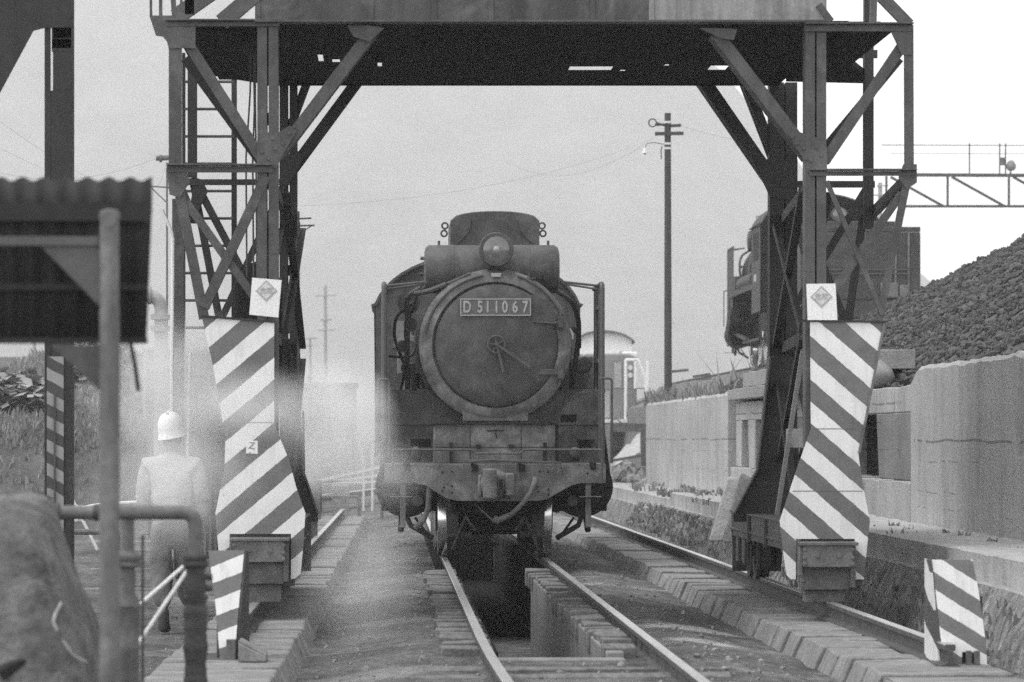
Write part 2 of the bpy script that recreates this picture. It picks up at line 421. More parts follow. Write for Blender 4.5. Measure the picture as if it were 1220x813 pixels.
# steam drifting past the left leg of the crane
def steam(c, r, dens, sc, seed):
    b = MB(); b.lathe([(0, -1), (.38, -.92), (.7, -.7), (.92, -.38), (1, 0), (.92, .38), (.7, .7), (.38, .92), (0, 1)], (0, 0, 0), (0, 0, 1), 24)
    m = bpy.data.materials.new('steam'); nt = nodes(m)
    cc = N(nt, 'ShaderNodeTexCoord'); ln = N(nt, 'ShaderNodeVectorMath', operation='LENGTH'); nt.links.new(cc.outputs['Object'], ln.inputs[0])
    fall = maprange(nt, ln.outputs['Value'], .1, .98, 1., 0.)
    fall = math_(nt, 'POWER', fall, 1.5)
    mp = N(nt, 'ShaderNodeMapping'); mp.inputs['Location'].default_value = (seed, seed * 2, 0); mp.inputs['Scale'].default_value = (r[0], r[1], r[2]); nt.links.new(cc.outputs['Object'], mp.inputs[0])
    nz = N(nt, 'ShaderNodeTexNoise'); nz.inputs['Scale'].default_value = sc; nz.inputs['Detail'].default_value = 5; nz.inputs['Distortion'].default_value = .6; nt.links.new(mp.outputs[0], nz.inputs['Vector'])
    d = math_(nt, 'MULTIPLY', math_(nt, 'MULTIPLY', fall, maprange(nt, nz.outputs['Fac'], .4, .64, .05, 1.)), dens)
    pv = N(nt, 'ShaderNodeVolumePrincipled'); pv.inputs['Color'].default_value = (.98, .98, .98, 1); nt.links.new(d, pv.inputs['Density'])
    pv.inputs['Anisotropy'].default_value = 0.
    o = N(nt, 'ShaderNodeOutputMaterial'); nt.links.new(pv.outputs[0], o.inputs['Volume'])
    ob = b.build('steam', m); ob.location = c; ob.scale = r
    return tag(ob, kind='stuff')
steam(W(212, 462, 33), (.9, 1.5, .8), 4.0, 1.4, 1)
steam(W(205, 575, 26), (.75, 1.4, .6), 1.25, 1.6, 4)
steam(W(385, 510, 38.2), (.85, 2.0, .85), 4.2, 1.8, 7)
steam(W(362, 505, 31), (.42, 1.2, .5), 1.7, 2.2, 15)
steam(W(290, 480, 27.6), (.8, 1.2, .34), 1.6, 2.0, 5)
steam(W(450, 565, 39.5), (.7, 1.5, .5), .8, 2.2, 12)
steam(W(430, 690, 29), (.55, 3.0, .75), .5, 2.4, 9)
# ------------------------------------------------------------ railway tracks
RP = [(-.0625, 0), (.0625, 0), (.0625, .012), (.012, .03), (.011, .095), (.033, .108), (.033, .138), (.027, .143), (-.027, .143), (-.033, .138), (-.033, .108), (-.011, .095), (-.012, .03), (-.0625, .012)]
def rail(pts, ztop, parent):
    mb = MB(); n = len(RP)
    for i, (x, y) in enumerate(pts):
        for a, b in RP: mb.v.append((x + a, y, ztop - .143 + b))
    for i in range(len(pts) - 1):
        for j in range(n):
            j2 = (j + 1) % n
            mb.f.append((i * n + j, i * n + j2, (i + 1) * n + j2, (i + 1) * n + j)); mb.m.append(1 if j in (6, 7, 8) else 0)
    mb.f.append(tuple(range(n))); mb.m.append(0); mb.f.append(tuple((len(pts) - 1) * n + j for j in range(n))); mb.m.append(0)
    return mb.build('rail', [M['rust'], M['steel']], parent)

tm = thing('railway_track', 'middle track over the open inspection pit, with shiny rails running under the steam locomotive', 'track', (1.18, 30, -.14), 0, 'railway tracks')
def mx(y, s):      # slight curve of the near rails
    k = max(0, 27 - y); return 1.18 + s * .566 + .0012 * k * k * (1 if s < 0 else 0)
for s in (-1, 1): rail([(mx(y, s), y) for y in [8, 14, 18, 20, 22, 24, 26, 28, 32, 40, 60, 90, 130]], 0, tm)
random.seed(3)
def blk(x0, x1, y, ln, z0, z1, sk=.0):
    mb = MB(); j = lambda: random.uniform(-.012, .012)
    vs = [(x0 + sk + j(), y - ln / 2 + j(), z1 + j()), (x1 + j(), y - ln / 2 + j(), z1 + j()), (x1 + j(), y + ln / 2 + j(), z1 + j()), (x0 + sk + j(), y + ln / 2 + j(), z1 + j()),
          (x0, y - ln / 2, z0), (x1, y - ln / 2, z0), (x1, y + ln / 2, z0), (x0, y + ln / 2, z0)]
    return mb.add(vs, [(0, 1, 2, 3), (4, 7, 6, 5), (0, 4, 5, 1), (1, 5, 6, 2), (2, 6, 7, 3), (3, 7, 4, 0)])
y = 25.9
while y < 41:
    blk(1.43 + random.uniform(-.02, .03), 1.66, y, .3 + random.uniform(-.06, .05), -.2, -.035 + random.uniform(-.02, .008)).build('sleeper', M['timber'], tm, bev=.01)
    blk(.36 + random.uniform(-.03, .03), .69, y + .1, .3, -.4, -.06).build('sleeper', M['timber'], tm, bev=.01)
    y += .62
y = 17.
while y < 25.2:
    blk(.2 + random.uniform(-.1, .1), 2.1 + random.uniform(-.1, .1), y, .26, -.3, -.114).build('sleeper', M['timber'], tm, bev=.01); y += .75

ZC = .08
def cxl(y): return -1.06 + (y - 26) * .0048
def cxr(y): return 3.44 - (y - 24) * .0042
tl = thing('railway_track', 'crane rail on a kerb of close set concrete sleepers, beside the worker', 'track', (-1, 30, -.2), 0, 'railway tracks')
rail([(cxl(y), y) for y in (24.5, 30, 40, 55, 69)], ZC, tl)
tr = thing('railway_track', 'crane rail on a kerb of close set concrete sleepers, below the retaining walls', 'track', (3.4, 30, -.2), 0, 'railway tracks')
rail([(cxr(y), y) for y in (23.6, 30, 40, 55, 78)], ZC, tr)
y = 21.6
while y < 70:
    ln = random.uniform(.56, .63); sk0 = random.choice((0, 0, 0, 0, .015)); sk1 = random.choice((0, 0, 0, 0, .015))
    c = cxl(y); e = c + .43
    e += random.uniform(-.015, .015); mb = blk(c - .36, e, y + random.uniform(-.02, .02), ln, -.34, -.055 - sk0)
    mb.v[1] = (e - .04, mb.v[1][1], mb.v[1][2]); mb.v[2] = (e - .04, mb.v[2][1], mb.v[2][2]); mb.v[5] = (e + .08, *mb.v[5][1:]); mb.v[6] = (e + .08, *mb.v[6][1:])
    mb.build('sleeper', M['sleeper'], tl, bev=.012)
    c = cxr(y + .3); e = c - .56
    e += random.uniform(-.015, .015); mb = blk(e, c + .3, y + .3 + random.uniform(-.02, .02), ln, -.36, -.055 - sk1)
    for k, dx in ((0, .05), (3, .05), (4, -.08), (7, -.08)): mb.v[k] = (e + dx, *mb.v[k][1:])
    mb.build('sleeper', M['sleeper'], tr, bev=.012)
    y += .72
for (t, fx, a, b) in ((tl, cxl, -.34, .36), (tr, cxr, -.5, .29)):
    mb = MB()
    for i in range(96):
        y0 = 21.3 + i * .5; c0, c1 = fx(y0), fx(y0 + .5)
        z = -.085 + .012 * noise.noise((y0 * 2, 3, a))
        mb.add([(c0 + a, y0, z), (c0 + b, y0, z), (c1 + b, y0 + .5, z), (c1 + a, y0 + .5, z), (c0 + a, y0, -.4), (c0 + b, y0, -.4), (c1 + b, y0 + .5, -.4), (c1 + a, y0 + .5, -.4)],
               [(0, 1, 2, 3), (1, 5, 6, 2), (4, 0, 3, 7)] + ([(0, 4, 5, 1)] if i == 0 else []))
    mb.build('ballast', M['cast_dk'] if 0 else M['rust'], t)

# siding rails gleaming in the steam behind the left leg
ts = thing('railway_track', 'short curving siding gleaming in the steam beyond the ladder leg of the crane', 'track', (-1, 90, -.1), 0, 'railway tracks')
for a in (0, 1.1):
    rail([(-1.9 + a * .6 + .0 * t, 76 + a * 5 + t * 8) if t == 0 else (-1.9 + a * .6 + 1.9 * (t / 3), 76 + a * 5 + t * 6) for t in (0, 1, 2, 3)], .16, ts)

# ------------------------------------------------------------ coaling gantry crane
Y0, Y1 = 29.9, 35.3
crane = thing('gantry_crane', 'soot black steel gantry crane straddling the tracks with striped boards on its legs', 'gantry crane', (1.18, 32.5, ZC))
def f(px, py, d=0.): return W(px, py, Y0) + Vector((0, d, 0))
def r(px, py, d=0.): return W(px, py, Y1) + Vector((0, d, 0))
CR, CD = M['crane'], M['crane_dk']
sc0 = F / Y0; sc1 = F / Y1
def pbar(name, a, b, wpx, frame, d=0., t=.09, mt=None, up=(0, 1, 0)):
    fn, sc = (f, sc0) if frame == 0 else (r, sc1)
    mb = MB(); mb.angle(fn(*a, d), fn(*b, d), wpx / sc, .014, up); 
    return mb.build(name, mt or CR, crane, bev=.003)
def plate(name, poly, frame, d, th=.014, mt=None, rivets=()):
    fn = f if frame == 0 else r
    mb = MB(); pts = [fn(*p) for p in poly]
    yy = pts[0].y + d
    mb.prism([(p.x, p.z) for p in pts], yy, yy + th)
    for q in rivets:
        p = fn(*q); mb.lathe([(.016, 0), (.013, .008), (0, .012)], (p.x, yy, p.z), (0, -1, 0), 8)
    return mb.build(name, mt or CR, crane)
zg = wz(206, Y0)
# columns: pair of channels with a dark slot between them
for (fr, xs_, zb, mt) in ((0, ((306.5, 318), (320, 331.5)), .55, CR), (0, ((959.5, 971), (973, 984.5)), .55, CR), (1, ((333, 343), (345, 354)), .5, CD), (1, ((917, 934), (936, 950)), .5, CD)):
    Yf = Y0 if fr == 0 else Y1
    mb = MB()
    for a, b in xs_:
        xa, xb = wx(a, Yf), wx(b, Yf); zt = 4.62
        mb.bx(xa, xb, Yf, Yf + .016, zb, zt); mb.bx(xa, xa + .012, Yf + .017, Yf + .2, zb, zt); mb.bx(xb - .012, xb, Yf + .017, Yf + .2, zb, zt)
    z = zb + .1
    while z < zt:
        mb.bx(wx(xs_[0][0], Yf) + .015, wx(xs_[1][1], Yf) - .015, Yf + .204, Yf + .214, z, z + .1); z += .45
    mb.build('column', mt, crane, bev=.003)
# outer posts, bent inward below the girt
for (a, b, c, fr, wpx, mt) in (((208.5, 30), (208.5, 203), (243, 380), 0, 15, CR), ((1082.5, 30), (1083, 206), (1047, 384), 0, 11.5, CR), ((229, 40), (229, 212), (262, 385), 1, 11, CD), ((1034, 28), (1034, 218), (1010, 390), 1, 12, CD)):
    fn, sc = (f, sc0) if fr == 0 else (r, sc1)
    mb = MB()
    mb.angle(fn(*a), fn(*b), wpx / sc, .014); mb.angle(fn(*b, .016), fn(*c, .016), wpx * .8 / sc, .014)
    mb.build('outer_post', mt, crane, bev=.003)
# straight rear posts of the left leg running on down behind the bent one
mb = MB(); mb.bx(wx(205, Y0 + 3), wx(219, Y0 + 3), Y0 + 3, Y0 + 3.1, .5, 3.4); mb.build('outer_post', CR, crane, bev=.003)
mb = MB(); mb.bx(wx(1030, Y0 + 4), wx(1041, Y0 + 4), Y0 + 4, Y0 + 4.1, 3.2, 5.4); mb.build('outer_post', CD, crane, bev=.003)
# top cross members and girts
for (x0, x1, y0, y1, fr) in ((198, 333, 24, 32, 0), (958, 1087, 28, 38, 0), (200, 324, 196, 206, 0), (964, 1091, 202, 210, 0)):
    mb = MB(); p, q = f(x0, y1), f(x1, y0)
    mb.bx(p.x, q.x, Y0 - .03, Y0 - .016, p.z, q.z - .016); mb.bx(p.x, q.x, Y0 - .09, Y0 + .02, q.z - .012, q.z)
    mb.build('girt', CR, crane, bev=.002)
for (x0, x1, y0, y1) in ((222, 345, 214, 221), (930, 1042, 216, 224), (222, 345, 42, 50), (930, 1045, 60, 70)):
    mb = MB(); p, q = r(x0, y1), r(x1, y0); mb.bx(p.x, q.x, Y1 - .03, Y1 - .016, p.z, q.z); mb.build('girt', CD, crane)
for xq in (wx(209, Y0), wx(320, Y0), wx(972, Y0), wx(1083, Y0)):     # side girts from front to back frame
    for z, hh in ((zg, .09), (wz(388, Y0), .1)):
        x1_ = {0: wx(231, Y1), 1: wx(344, Y1), 2: wx(934, Y1), 3: wx(1033, Y1)}[[wx(209, Y0), wx(320, Y0), wx(972, Y0), wx(1083, Y0)].index(xq)]
        if xq in (wx(209, Y0), wx(1083, Y0)) and z < 3: continue
        mb = MB(); mb.bar((xq, Y0 + .22, z - .05), (x1_, Y1, z - .05), .05, hh, (0, 0, 1)); mb.build('girt', CD, crane, bev=.003)
# diagonals
D = [((214, 36), (312, 190), 13, 0, .03, CR), ((1077, 52), (983, 192), 13, 0, .03, CR), ((218, 66), (316, 200), 11, 0, .25, CD), ((1077, 66), (984, 178), 11, 0, .25, CD),
     ((221, 240), (301, 352), 10, 0, .03, CR), ((317, 210), (243, 367), 12, 0, -.0, CR), ((985, 216), (1052, 376), 6, 0, .0, CR), ((1075, 230), (990, 352), 10, 0, .03, CR),
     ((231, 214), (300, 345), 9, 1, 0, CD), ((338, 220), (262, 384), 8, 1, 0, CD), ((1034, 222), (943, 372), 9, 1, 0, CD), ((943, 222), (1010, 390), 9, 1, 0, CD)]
for a, b, wp, fr, d, mt in D: pbar('diagonal_brace', a, b, wp, fr, d, mt=mt)
# knee braces from the leg nodes to the girder
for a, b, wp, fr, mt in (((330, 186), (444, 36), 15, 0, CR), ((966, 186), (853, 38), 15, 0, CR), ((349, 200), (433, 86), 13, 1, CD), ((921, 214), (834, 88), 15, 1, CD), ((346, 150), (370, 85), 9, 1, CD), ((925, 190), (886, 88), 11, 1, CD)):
    mb = MB(); fn, sc = (f, sc0) if fr == 0 else (r, sc1)
    mb.angle(fn(*a, .03), fn(*b, .03), wp / sc, .016); mb.angle(fn(a[0], a[1], .2), fn(b[0], b[1], .2), wp / sc, .016)
    mb.build('knee_brace', mt, crane, bev=.003)
# gussets
RV = [(325, 166), (328, 178), (337, 172), (345, 160), (351, 152), (320, 190), (312, 182)]
plate('gusset', [(306, 170), (318, 158), (332, 158), (345, 150), (354, 156), (336, 186), (330, 200), (306, 200)], 0, -.018, rivets=RV)
plate('gusset', [(985, 176), (973, 165), (958, 160), (946, 155), (939, 161), (955, 186), (962, 206), (985, 206)], 0, -.018, rivets=[(944, 164), (950, 172), (957, 178), (966, 192), (978, 186), (972, 176), (960, 190)])
plate('gusset', [(178, 19), (206, 19), (233, 30), (233, 58), (201, 58), (199, 50), (194, 44), (186, 43)], 0, -.02)
plate('gusset', [(1086, 66), (1086, 27), (1058, 27), (1062, 40), (1074, 66)], 0, -.02)
plate('gusset', [(1092, 196), (1092, 218), (1080, 226), (1070, 212), (1076, 196)], 0, -.02)
plate('gusset', [(198, 194), (222, 200), (226, 218), (214, 236), (202, 232)], 0, -.02)
plate('gusset', [(414, 31), (440, 31), (458, 34), (440, 50), (421, 44)], 0, -.02)
plate('gusset', [(833, 34), (850, 34), (878, 35), (874, 48), (858, 46)], 0, -.02)
plate('gusset', [(335, 190), (352, 178), (362, 186), (350, 212), (335, 230)], 1, -.02, mt=CD)
plate('gusset', [(950, 190), (905, 190), (900, 198), (917, 235), (950, 240)], 1, -.02, mt=CD)
plate('gusset', [(232, 212), (240, 214), (248, 228), (232, 262), (224, 262)], 1, -.02, mt=CD)
# girder, deck and joists overhead
gl, gr_ = wx(307, Y0), wx(985, Y0)
zb = wz(25, Y0)
px_ = [307, 442, 517, 585, 706, 776, 985]
for a, b in zip(px_, px_[1:]):
    mb = MB(); mb.bx(wx(a, Y0) + .002, wx(b, Y0) - .002, Y0 - .006, Y0 + .006, zb, 5.45)
    for x in (wx(a, Y0), ): mb.bx(x - .02, x + .02, Y0 - .018, Y0 - .0065, zb, 5.45)
    mb.build('girder_panel', M['girder_pale'] if a == 776 else M['girder'], crane)
mb = MB(); mb.bx(gl - .02, gr_ + .02, Y0 - .09, Y0 + .1, zb - .016, zb - .001); mb.build('girder_flange', CR, crane)
# deck plates with a few gaps that let the sky through
zd = 4.6
holes = [(678, 729, 79.5, 83.5), (845, 866, 78.5, 83.2), (739, 745, 83.5, 84.5), (379, 385, 64, 73), (396, 405, 71, 74), (450, 455, 75, 79), (792, 797, 77, 78.2)]
hs = [(wx(a, 34), wx(b, 34), (zd - H) * F / (VY - c), (zd - H) * F / (VY - d)) for a, b, c, d in holes]
hs = [(wx(a, (y0 + y1) / 2), wx(b, (y0 + y1) / 2), y0, y1) for (a, b, _, _), (_, _, y0, y1) in zip(holes, hs)]
dx0, dx1, dy0, dy1 = wx(285, Y0), wx(1012, Y0), Y0 + .02, Y1 + .02
ex = sorted({dx0, dx1, *[h[0] for h in hs], *[h[1] for h in hs]}); ey = sorted({dy0, dy1, *[h[2] for h in hs], *[h[3] for h in hs]})
mb = MB()
for a, b in zip(ex, ex[1:]):
    for c_, d in zip(ey, ey[1:]):
        xm, ym = (a + b) / 2, (c_ + d) / 2
        if any(h[0] < xm < h[1] and h[2] < ym < h[3] for h in hs): continue
        mb.add([(a, c_, zd), (b, c_, zd), (b, d, zd), (a, d, zd)], [(0, 1, 2, 3)])
mb.build('deck', M['deck'], crane, recalc=False, smooth=False)
for yy in (31.2, 32.5):
    mb = MB(); mb.bx(dx0, dx1, yy, yy + .08, zd + .002, zd + .13); mb.build('joist', M['deck'], crane)
mb = MB(); mb.bx(dx0, dx1, Y1 - .03, Y1 + .03, zd - .01, zd + .035); mb.build('joist', M['deck'], crane)
for pts in ([(dx0, Y0 + .25), (wx(238, 34.4), Y0 + .25), (wx(238, 34.4), 33.9), (dx0, 34.9)], [(dx1, Y0 + .25), (3.85, Y0 + .25), (3.95, 33.0), (wx(1042, 35), 34.9), (dx1, 34.7)]):      # platforms over the legs
    mb = MB(); mb.prism(pts, zd - .03, zd + .02, 'z'); mb.build('platform', M['deck'], crane)
mb = MB(); mb.bx(wx(231, Y0), dx0, Y0 + .3, Y1 - 1, zd - .05, zd + .01); mb.build('platform', M['deck'], crane); mb = MB(); mb.bx(dx1, wx(1070, Y0), Y0 + .3, Y1 - 2, zd - .05, zd + .01); mb.build('platform', M['deck'], crane)
# walkway posts and struts above
for a, b, wpx in (((180, 20), (179, -60), 3), ((191.5, 20), (191, -60), 4), ((208, 20), (203, -40), 6), ((216, 5), (216, -40), 3)):
    mb = MB(); mb.bar(f(*a), f(*b), wpx / sc0, .03); mb.build('rail_post', CR, crane)
for a, b, wpx in (((209, 21), (262, -16), 20), ((264, 27), (322, -22), 20), ((226, 18), (226, -40), 12), ((1040, 28), (1042, -40), 8), ((1083, 30), (1050, -4), 14), ((990, 26), (975, 6), 8)):
    mb = MB(); mb.bar(f(*a), f(*b), wpx / sc0, .05); mb.build('strut', CR, crane, bev=.003)
# striped boards
BL = [(241, 378), (327, 385), (327, 505), (345, 549), (353, 580), (364, 611), (362, 647), (358, 688), (347, 690), (347, 636), (274, 636), (274, 662), (261, 658), (257, 612), (268, 556), (269, 522), (255, 440)]
BR = [(964, 384), (1051, 385), (1036, 469), (1021.5, 540), (1022, 547), (1028, 584), (1035, 621), (1032, 648), (1028, 690), (1017, 690), (1017, 642), (947, 642), (947, 690), (937, 690), (932, 658), (928, 620), (948, 560), (965, 511)]
def board(poly, m):
    mb = MB(); pts = [f(*p) for p in poly]; mb.prism([(p.x, p.z) for p in pts], Y0 - .075, Y0 - .055)
    return mb.build('hazard_board', m, crane)
root = crane.location
PER = .337
# phase so that the middle of a pale band passes through a known spot of each board
def phase(px, py, sl): 
    p = f(px, py) - root; return -(p.z + sl * p.x) - PER * .25 + PER * 100
bL = board(BL, stripe_mat('stripes_left', -.84, PER, phase(327, 413.5, -.84), .14, .86))
bR = board(BR, stripe_mat('stripes_right', .87, PER, phase(964, 413.5, .87), .14, .87))
for fr, a, b in ((bL, (240, 377), (328, 384)), (bR, (954, 382.5), (1053, 384))):
    mb = MB(); p, q = f(*a), f(*b); mb.bar(p + Vector((0, -.07, 0)), q + Vector((0, -.07, 0)), .05, .016, (0, 0, 1)); mb.build('edge_strip', CD, fr)
mb = MB(); mb.bar(f(1052, 385, -.08), f(1036, 469, -.08), .018, .018); mb.bar(f(1036, 469, -.08), f(1022, 540, -.08), .018, .018); mb.build('edge_strip', M['cast'], bR)
for poly, fr in (([(268, 503.6), (327, 504.8)], bL), ([(965, 511), (1020, 512)], bR), ([(941, 585), (1028, 586)], bR)):
    mb = MB(); p, q = f(*poly[0]), f(*poly[1]); mb.bx(p.x + .01, q.x - .01, Y0 - .0765, Y0 - .0745, p.z - .004, p.z + .002); mb.build('plate_seam', M['cast'], fr)
def text(body, size, loc, m, parent, name, rot=(R(90), 0, 0), sx=1., ext=.002, bold=.012):
    cu = bpy.data.curves.new(name, 'FONT'); cu.body = body; cu.size = size; cu.align_x = 'CENTER'; cu.align_y = 'CENTER'; cu.extrude = ext; cu.offset = size * bold
    tmp = bpy.data.objects.new(name, cu); COL.objects.link(tmp)
    dg = bpy.context.evaluated_depsgraph_get(); me = bpy.data.meshes.new_from_object(tmp.evaluated_get(dg))
    bpy.data.objects.remove(tmp); me.materials.clear(); me.materials.append(m)
    T = Matrix.Rotation(rot[2], 4, 'Z') @ Matrix.Rotation(rot[0], 4, 'X') @ Matrix.Rotation(rot[1], 4, 'Z') @ Matrix.Diagonal((sx, 1, 1, 1))
    me.transform(T)
    o_ = Vector((0, 0, 0)); p = parent
    while p is not None: o_ += p.location; p = p.parent
    me.transform(Matrix.Translation(Vector(loc) - o_))
    o = bpy.data.objects.new(name, me); COL.objects.link(o); o.parent = parent
    return o
p = f(300.5, 533, -.0765); mb = MB(); mb.bx(p.x - .045, p.x + .045, Y0 - .0775, Y0 - .0755, p.z - .05, p.z + .05); lb = mb.build('painted_patch', M['white'], bL)
text('Z', .075, f(300.3, 531.3, -.0785), M['ink_dk'], bL, 'painted_letter', (R(90), R(-8), 0)); 
mb = MB(); mb.bar(f(295.5, 541, -.0785), f(299, 539.5, -.0785), .012, .003); mb.build('painted_dash', M['ink_dk'], bL)
# diamond notice plates
for poly, dc, hw, hh, lab in (([(301, 331.6), (336, 334.6), (332, 379), (297.5, 375.5)], (318, 347.3), 13, 13, 'left'), ([(959, 339), (993.6, 338.6), (996, 382), (960.5, 382)], (977, 354.5), 13.5, 13.2, 'right')):
    mb = MB(); pts = [f(*p) for p in poly]; yy = Y0 - .10
    mb.prism([(p.x, p.z) for p in pts], yy, yy + .006); nb = mb.build('notice_plate', M['white'], crane)
    c = f(*dc); a, b = hw / sc0, hh / sc0
    mb = MB(); mb.prism([(c.x - a, c.z), (c.x, c.z + b), (c.x + a, c.z), (c.x, c.z - b)], yy - .003, yy - .0005); mb.build('diamond_rim', M['ink'], nb)
    mb = MB(); k = .78; mb.prism([(c.x - a * k, c.z), (c.x, c.z + b * k), (c.x + a * k, c.z), (c.x, c.z - b * k)], yy - .005, yy - .0032); mb.build('diamond_field', M['ink_lt'], nb)
    text('危険', .052, (c.x, yy - .0065, c.z), M['ink'], nb, 'notice_lettering', ext=.001)
# trucks at the foot of each leg
def truck(xa, xb, s):
    xm = (xa + xb) / 2
    mb = MB(); mb.bx(xa, xb, Y0 + .02, Y1 + .75, .5, .515); mb.bx(xa, xb, Y0 + .1, Y1 + .7, .66, .676)
    for x in (xa + .02, xb - .035): mb.bx(x, x + .014, Y0 + .06, Y1 + .72, .44, .66)
    mb.bx(xa + .03, xb - .03, Y1 + .74, Y1 + .76, .1, .67); mb.bx(xa + .03, xb - .03, Y0 - .03, Y0 - .01, .2, .66)
    for y in (Y0 + 1.2, Y0 + 2.7, Y0 + 4.2): mb.bx(xa - .01, xa + .018, y, y + .06, .42, .66); mb.bx(xb - .018, xb + .01, y, y + .06, .42, .66)
    t = mb.build('truck_frame', CR, crane, bev=.003)
    for y in (Y0 + .5, Y0 + 1.25, Y1 - .2, Y1 + .4):
        mb = MB(); xr = (cxl(y) if s < 0 else cxr(y)); rr = .24
        mb.lathe([(.05, -.09), (.05, -.06), (rr + .025, -.06), (rr + .025, -.035), (rr, -.03), (rr, .06), (.18, .062), (.17, .03), (.07, .03), (.06, .09), (0, .09)], (xr, y, ZC + rr), (1, 0, 0), 24)
        mb.build('wheel', M['cast_dk'], t)
        mb = MB(); mb.bx(xr - .17, xr - .12, y - .12, y + .12, ZC + .12, ZC + .36); mb.build('axle_box', CR, t, bev=.01); mb = MB(); mb.bx(xr + .12, xr + .17, y - .12, y + .12, ZC + .12, ZC + .36); mb.build('axle_box', CR, t, bev=.01)
    # guard of the end carriage and slanting side plates
    for y in (Y0 + .02, Y1 + .62):
        mb = MB(); mb.prism([(xm - .22, .16), (xm + .22, .16), (xm + .25, .5), (xm - .25, .5)], y, y + .02); mb.build('wheel_guard', M['crane'], t)
    # flare plate of the rear column and cross stays between the columns
    xf_, xr_ = (wx(320, Y0), wx(344, Y1)) if s < 0 else (wx(972, Y0), wx(934, Y1))
    mb = MB(); mb.prism([(Y1 - .5, .68), (Y1 + .74, .68), (Y1 + .22, 1.55), (Y1 + .0, 1.6)], xr_ - s * .14, xr_ - s * .125, 'x'); mb.prism([(Y1 - .5, .68), (Y1 + .74, .68), (Y1 + .22, 1.55), (Y1 + .0, 1.6)], xr_ + s * .1, xr_ + s * .115, 'x'); mb.build('flare_plate', CD, crane)
    for sx_ in (-.1, .1):
        for (y0, xa0, z0, y1, xb0, z1) in ((Y0 + .24, xf_, 2.15, Y1, xr_, .95), (Y0 + .6, xf_, .7, Y1, xr_, 2.1), (Y0 + .24, xf_, 3.3, Y1, xr_, 2.2), (Y0 + .24, xf_, 2.2, Y1, xr_, 3.3)):
            mb = MB(); mb.angle((xa0 + sx_, y0, z0), (xb0 + sx_, y1, z1), .065, .012, (1, 0, 0)); mb.build('leg_stay', CD, crane)
    return t
for poly in ([(333, 425), (354, 425), (361, 560), (379, 612), (379, 622), (333, 622)], [(917, 425), (950, 425), (950, 622), (874, 622), (874, 612), (902, 560)]):
    mb = MB(); mb.prism([(wx(a, 34.4), wz(b, 34.4)) for a, b in poly], 34.4, 34.42); mb.build('flare_plate', CD, crane)
    mb = MB(); e0, e1, e2 = ((354, 425), (361, 560), (379, 612)) if poly[0][0] < 400 else ((917, 425), (902, 560), (874, 612))
    for u_, v_ in ((e0, e1), (e1, e2)): mb.bar(W(*u_, 34.4), W(*v_, 34.4), .014, .16, (0, 1, 0))
    mb.build('flare_flange', CR, crane)
t_l = truck(wx(258, Y0) + .06, wx(362, Y0) - .04, -1)
t_r = truck(3.18, wx(1034, Y0) - .02, 1)
# spring buffers in the notch of each board
def buffer_(x0, x1, y0, y1, t):
    a, b = f(x0, y1), f(x1, y0); zc = lambda q: b.z + (a.z - b.z) * q
    mb = MB(); mb.bx(a.x + .02, b.x - .02, Y0 - .3, Y0 - .02, zc(.52), zc(.05)); mb.bx(a.x + .01, b.x - .03, Y0 - .16, Y0 - .01, zc(1), zc(.56))
    mb.bx(a.x - .01, b.x + .02, Y0 - .32, Y0 - .03, zc(.07), zc(.0)); mb.bx(a.x, b.x, Y0 - .2, Y0 - .02, zc(.56), zc(.53)); mb.bx(b.x - .03, b.x + .01, Y0 - .22, Y0 - .02, zc(.95), zc(.09)); mb.bx(a.x - .01, a.x + .02, Y0 - .22, Y0 - .02, zc(.7), zc(.09))
    bb = mb.build('buffer_block', M['cast'], t, bev=.008)
    mb = MB()
    for q in (.3, .7):
        for zq in (.28,): mb.lathe([(.022, 0), (.018, .014), (0, .018)], (a.x + (b.x - a.x) * q, Y0 - .3, zc(zq)), (0, -1, 0), 10)
    for q in (.06, .94): 
        for zq in (.15, .32, .45, .8): mb.lathe([(.018, 0), (.014, .012), (0, .015)], (a.x + (b.x - a.x) * q, Y0 - .3 if zq < .5 else Y0 - .165, zc(zq)), (0, -1, 0), 8)
    mb.build('bolt', M['cast'], bb)
    mb = MB(); mb.bx(a.x + .05, b.x - .05, Y0 - .05, Y0 + .1, .07, zc(1) - .004); mb.build('rail_scraper', M['cast'], bb, bev=.01)
buffer_(277, 343, 640, 695, t_l); buffer_(950, 1014, 645, 702, t_r)
# junction box and lamp bits
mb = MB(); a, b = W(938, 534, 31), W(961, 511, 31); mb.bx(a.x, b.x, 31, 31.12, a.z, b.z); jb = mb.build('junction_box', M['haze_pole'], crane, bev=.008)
mb = MB(); mb.bar(W(957, 415, 30.4), W(926, 612, 31.4), .035, .035); mb.build('leg_stay', M['haze_pole'], crane)
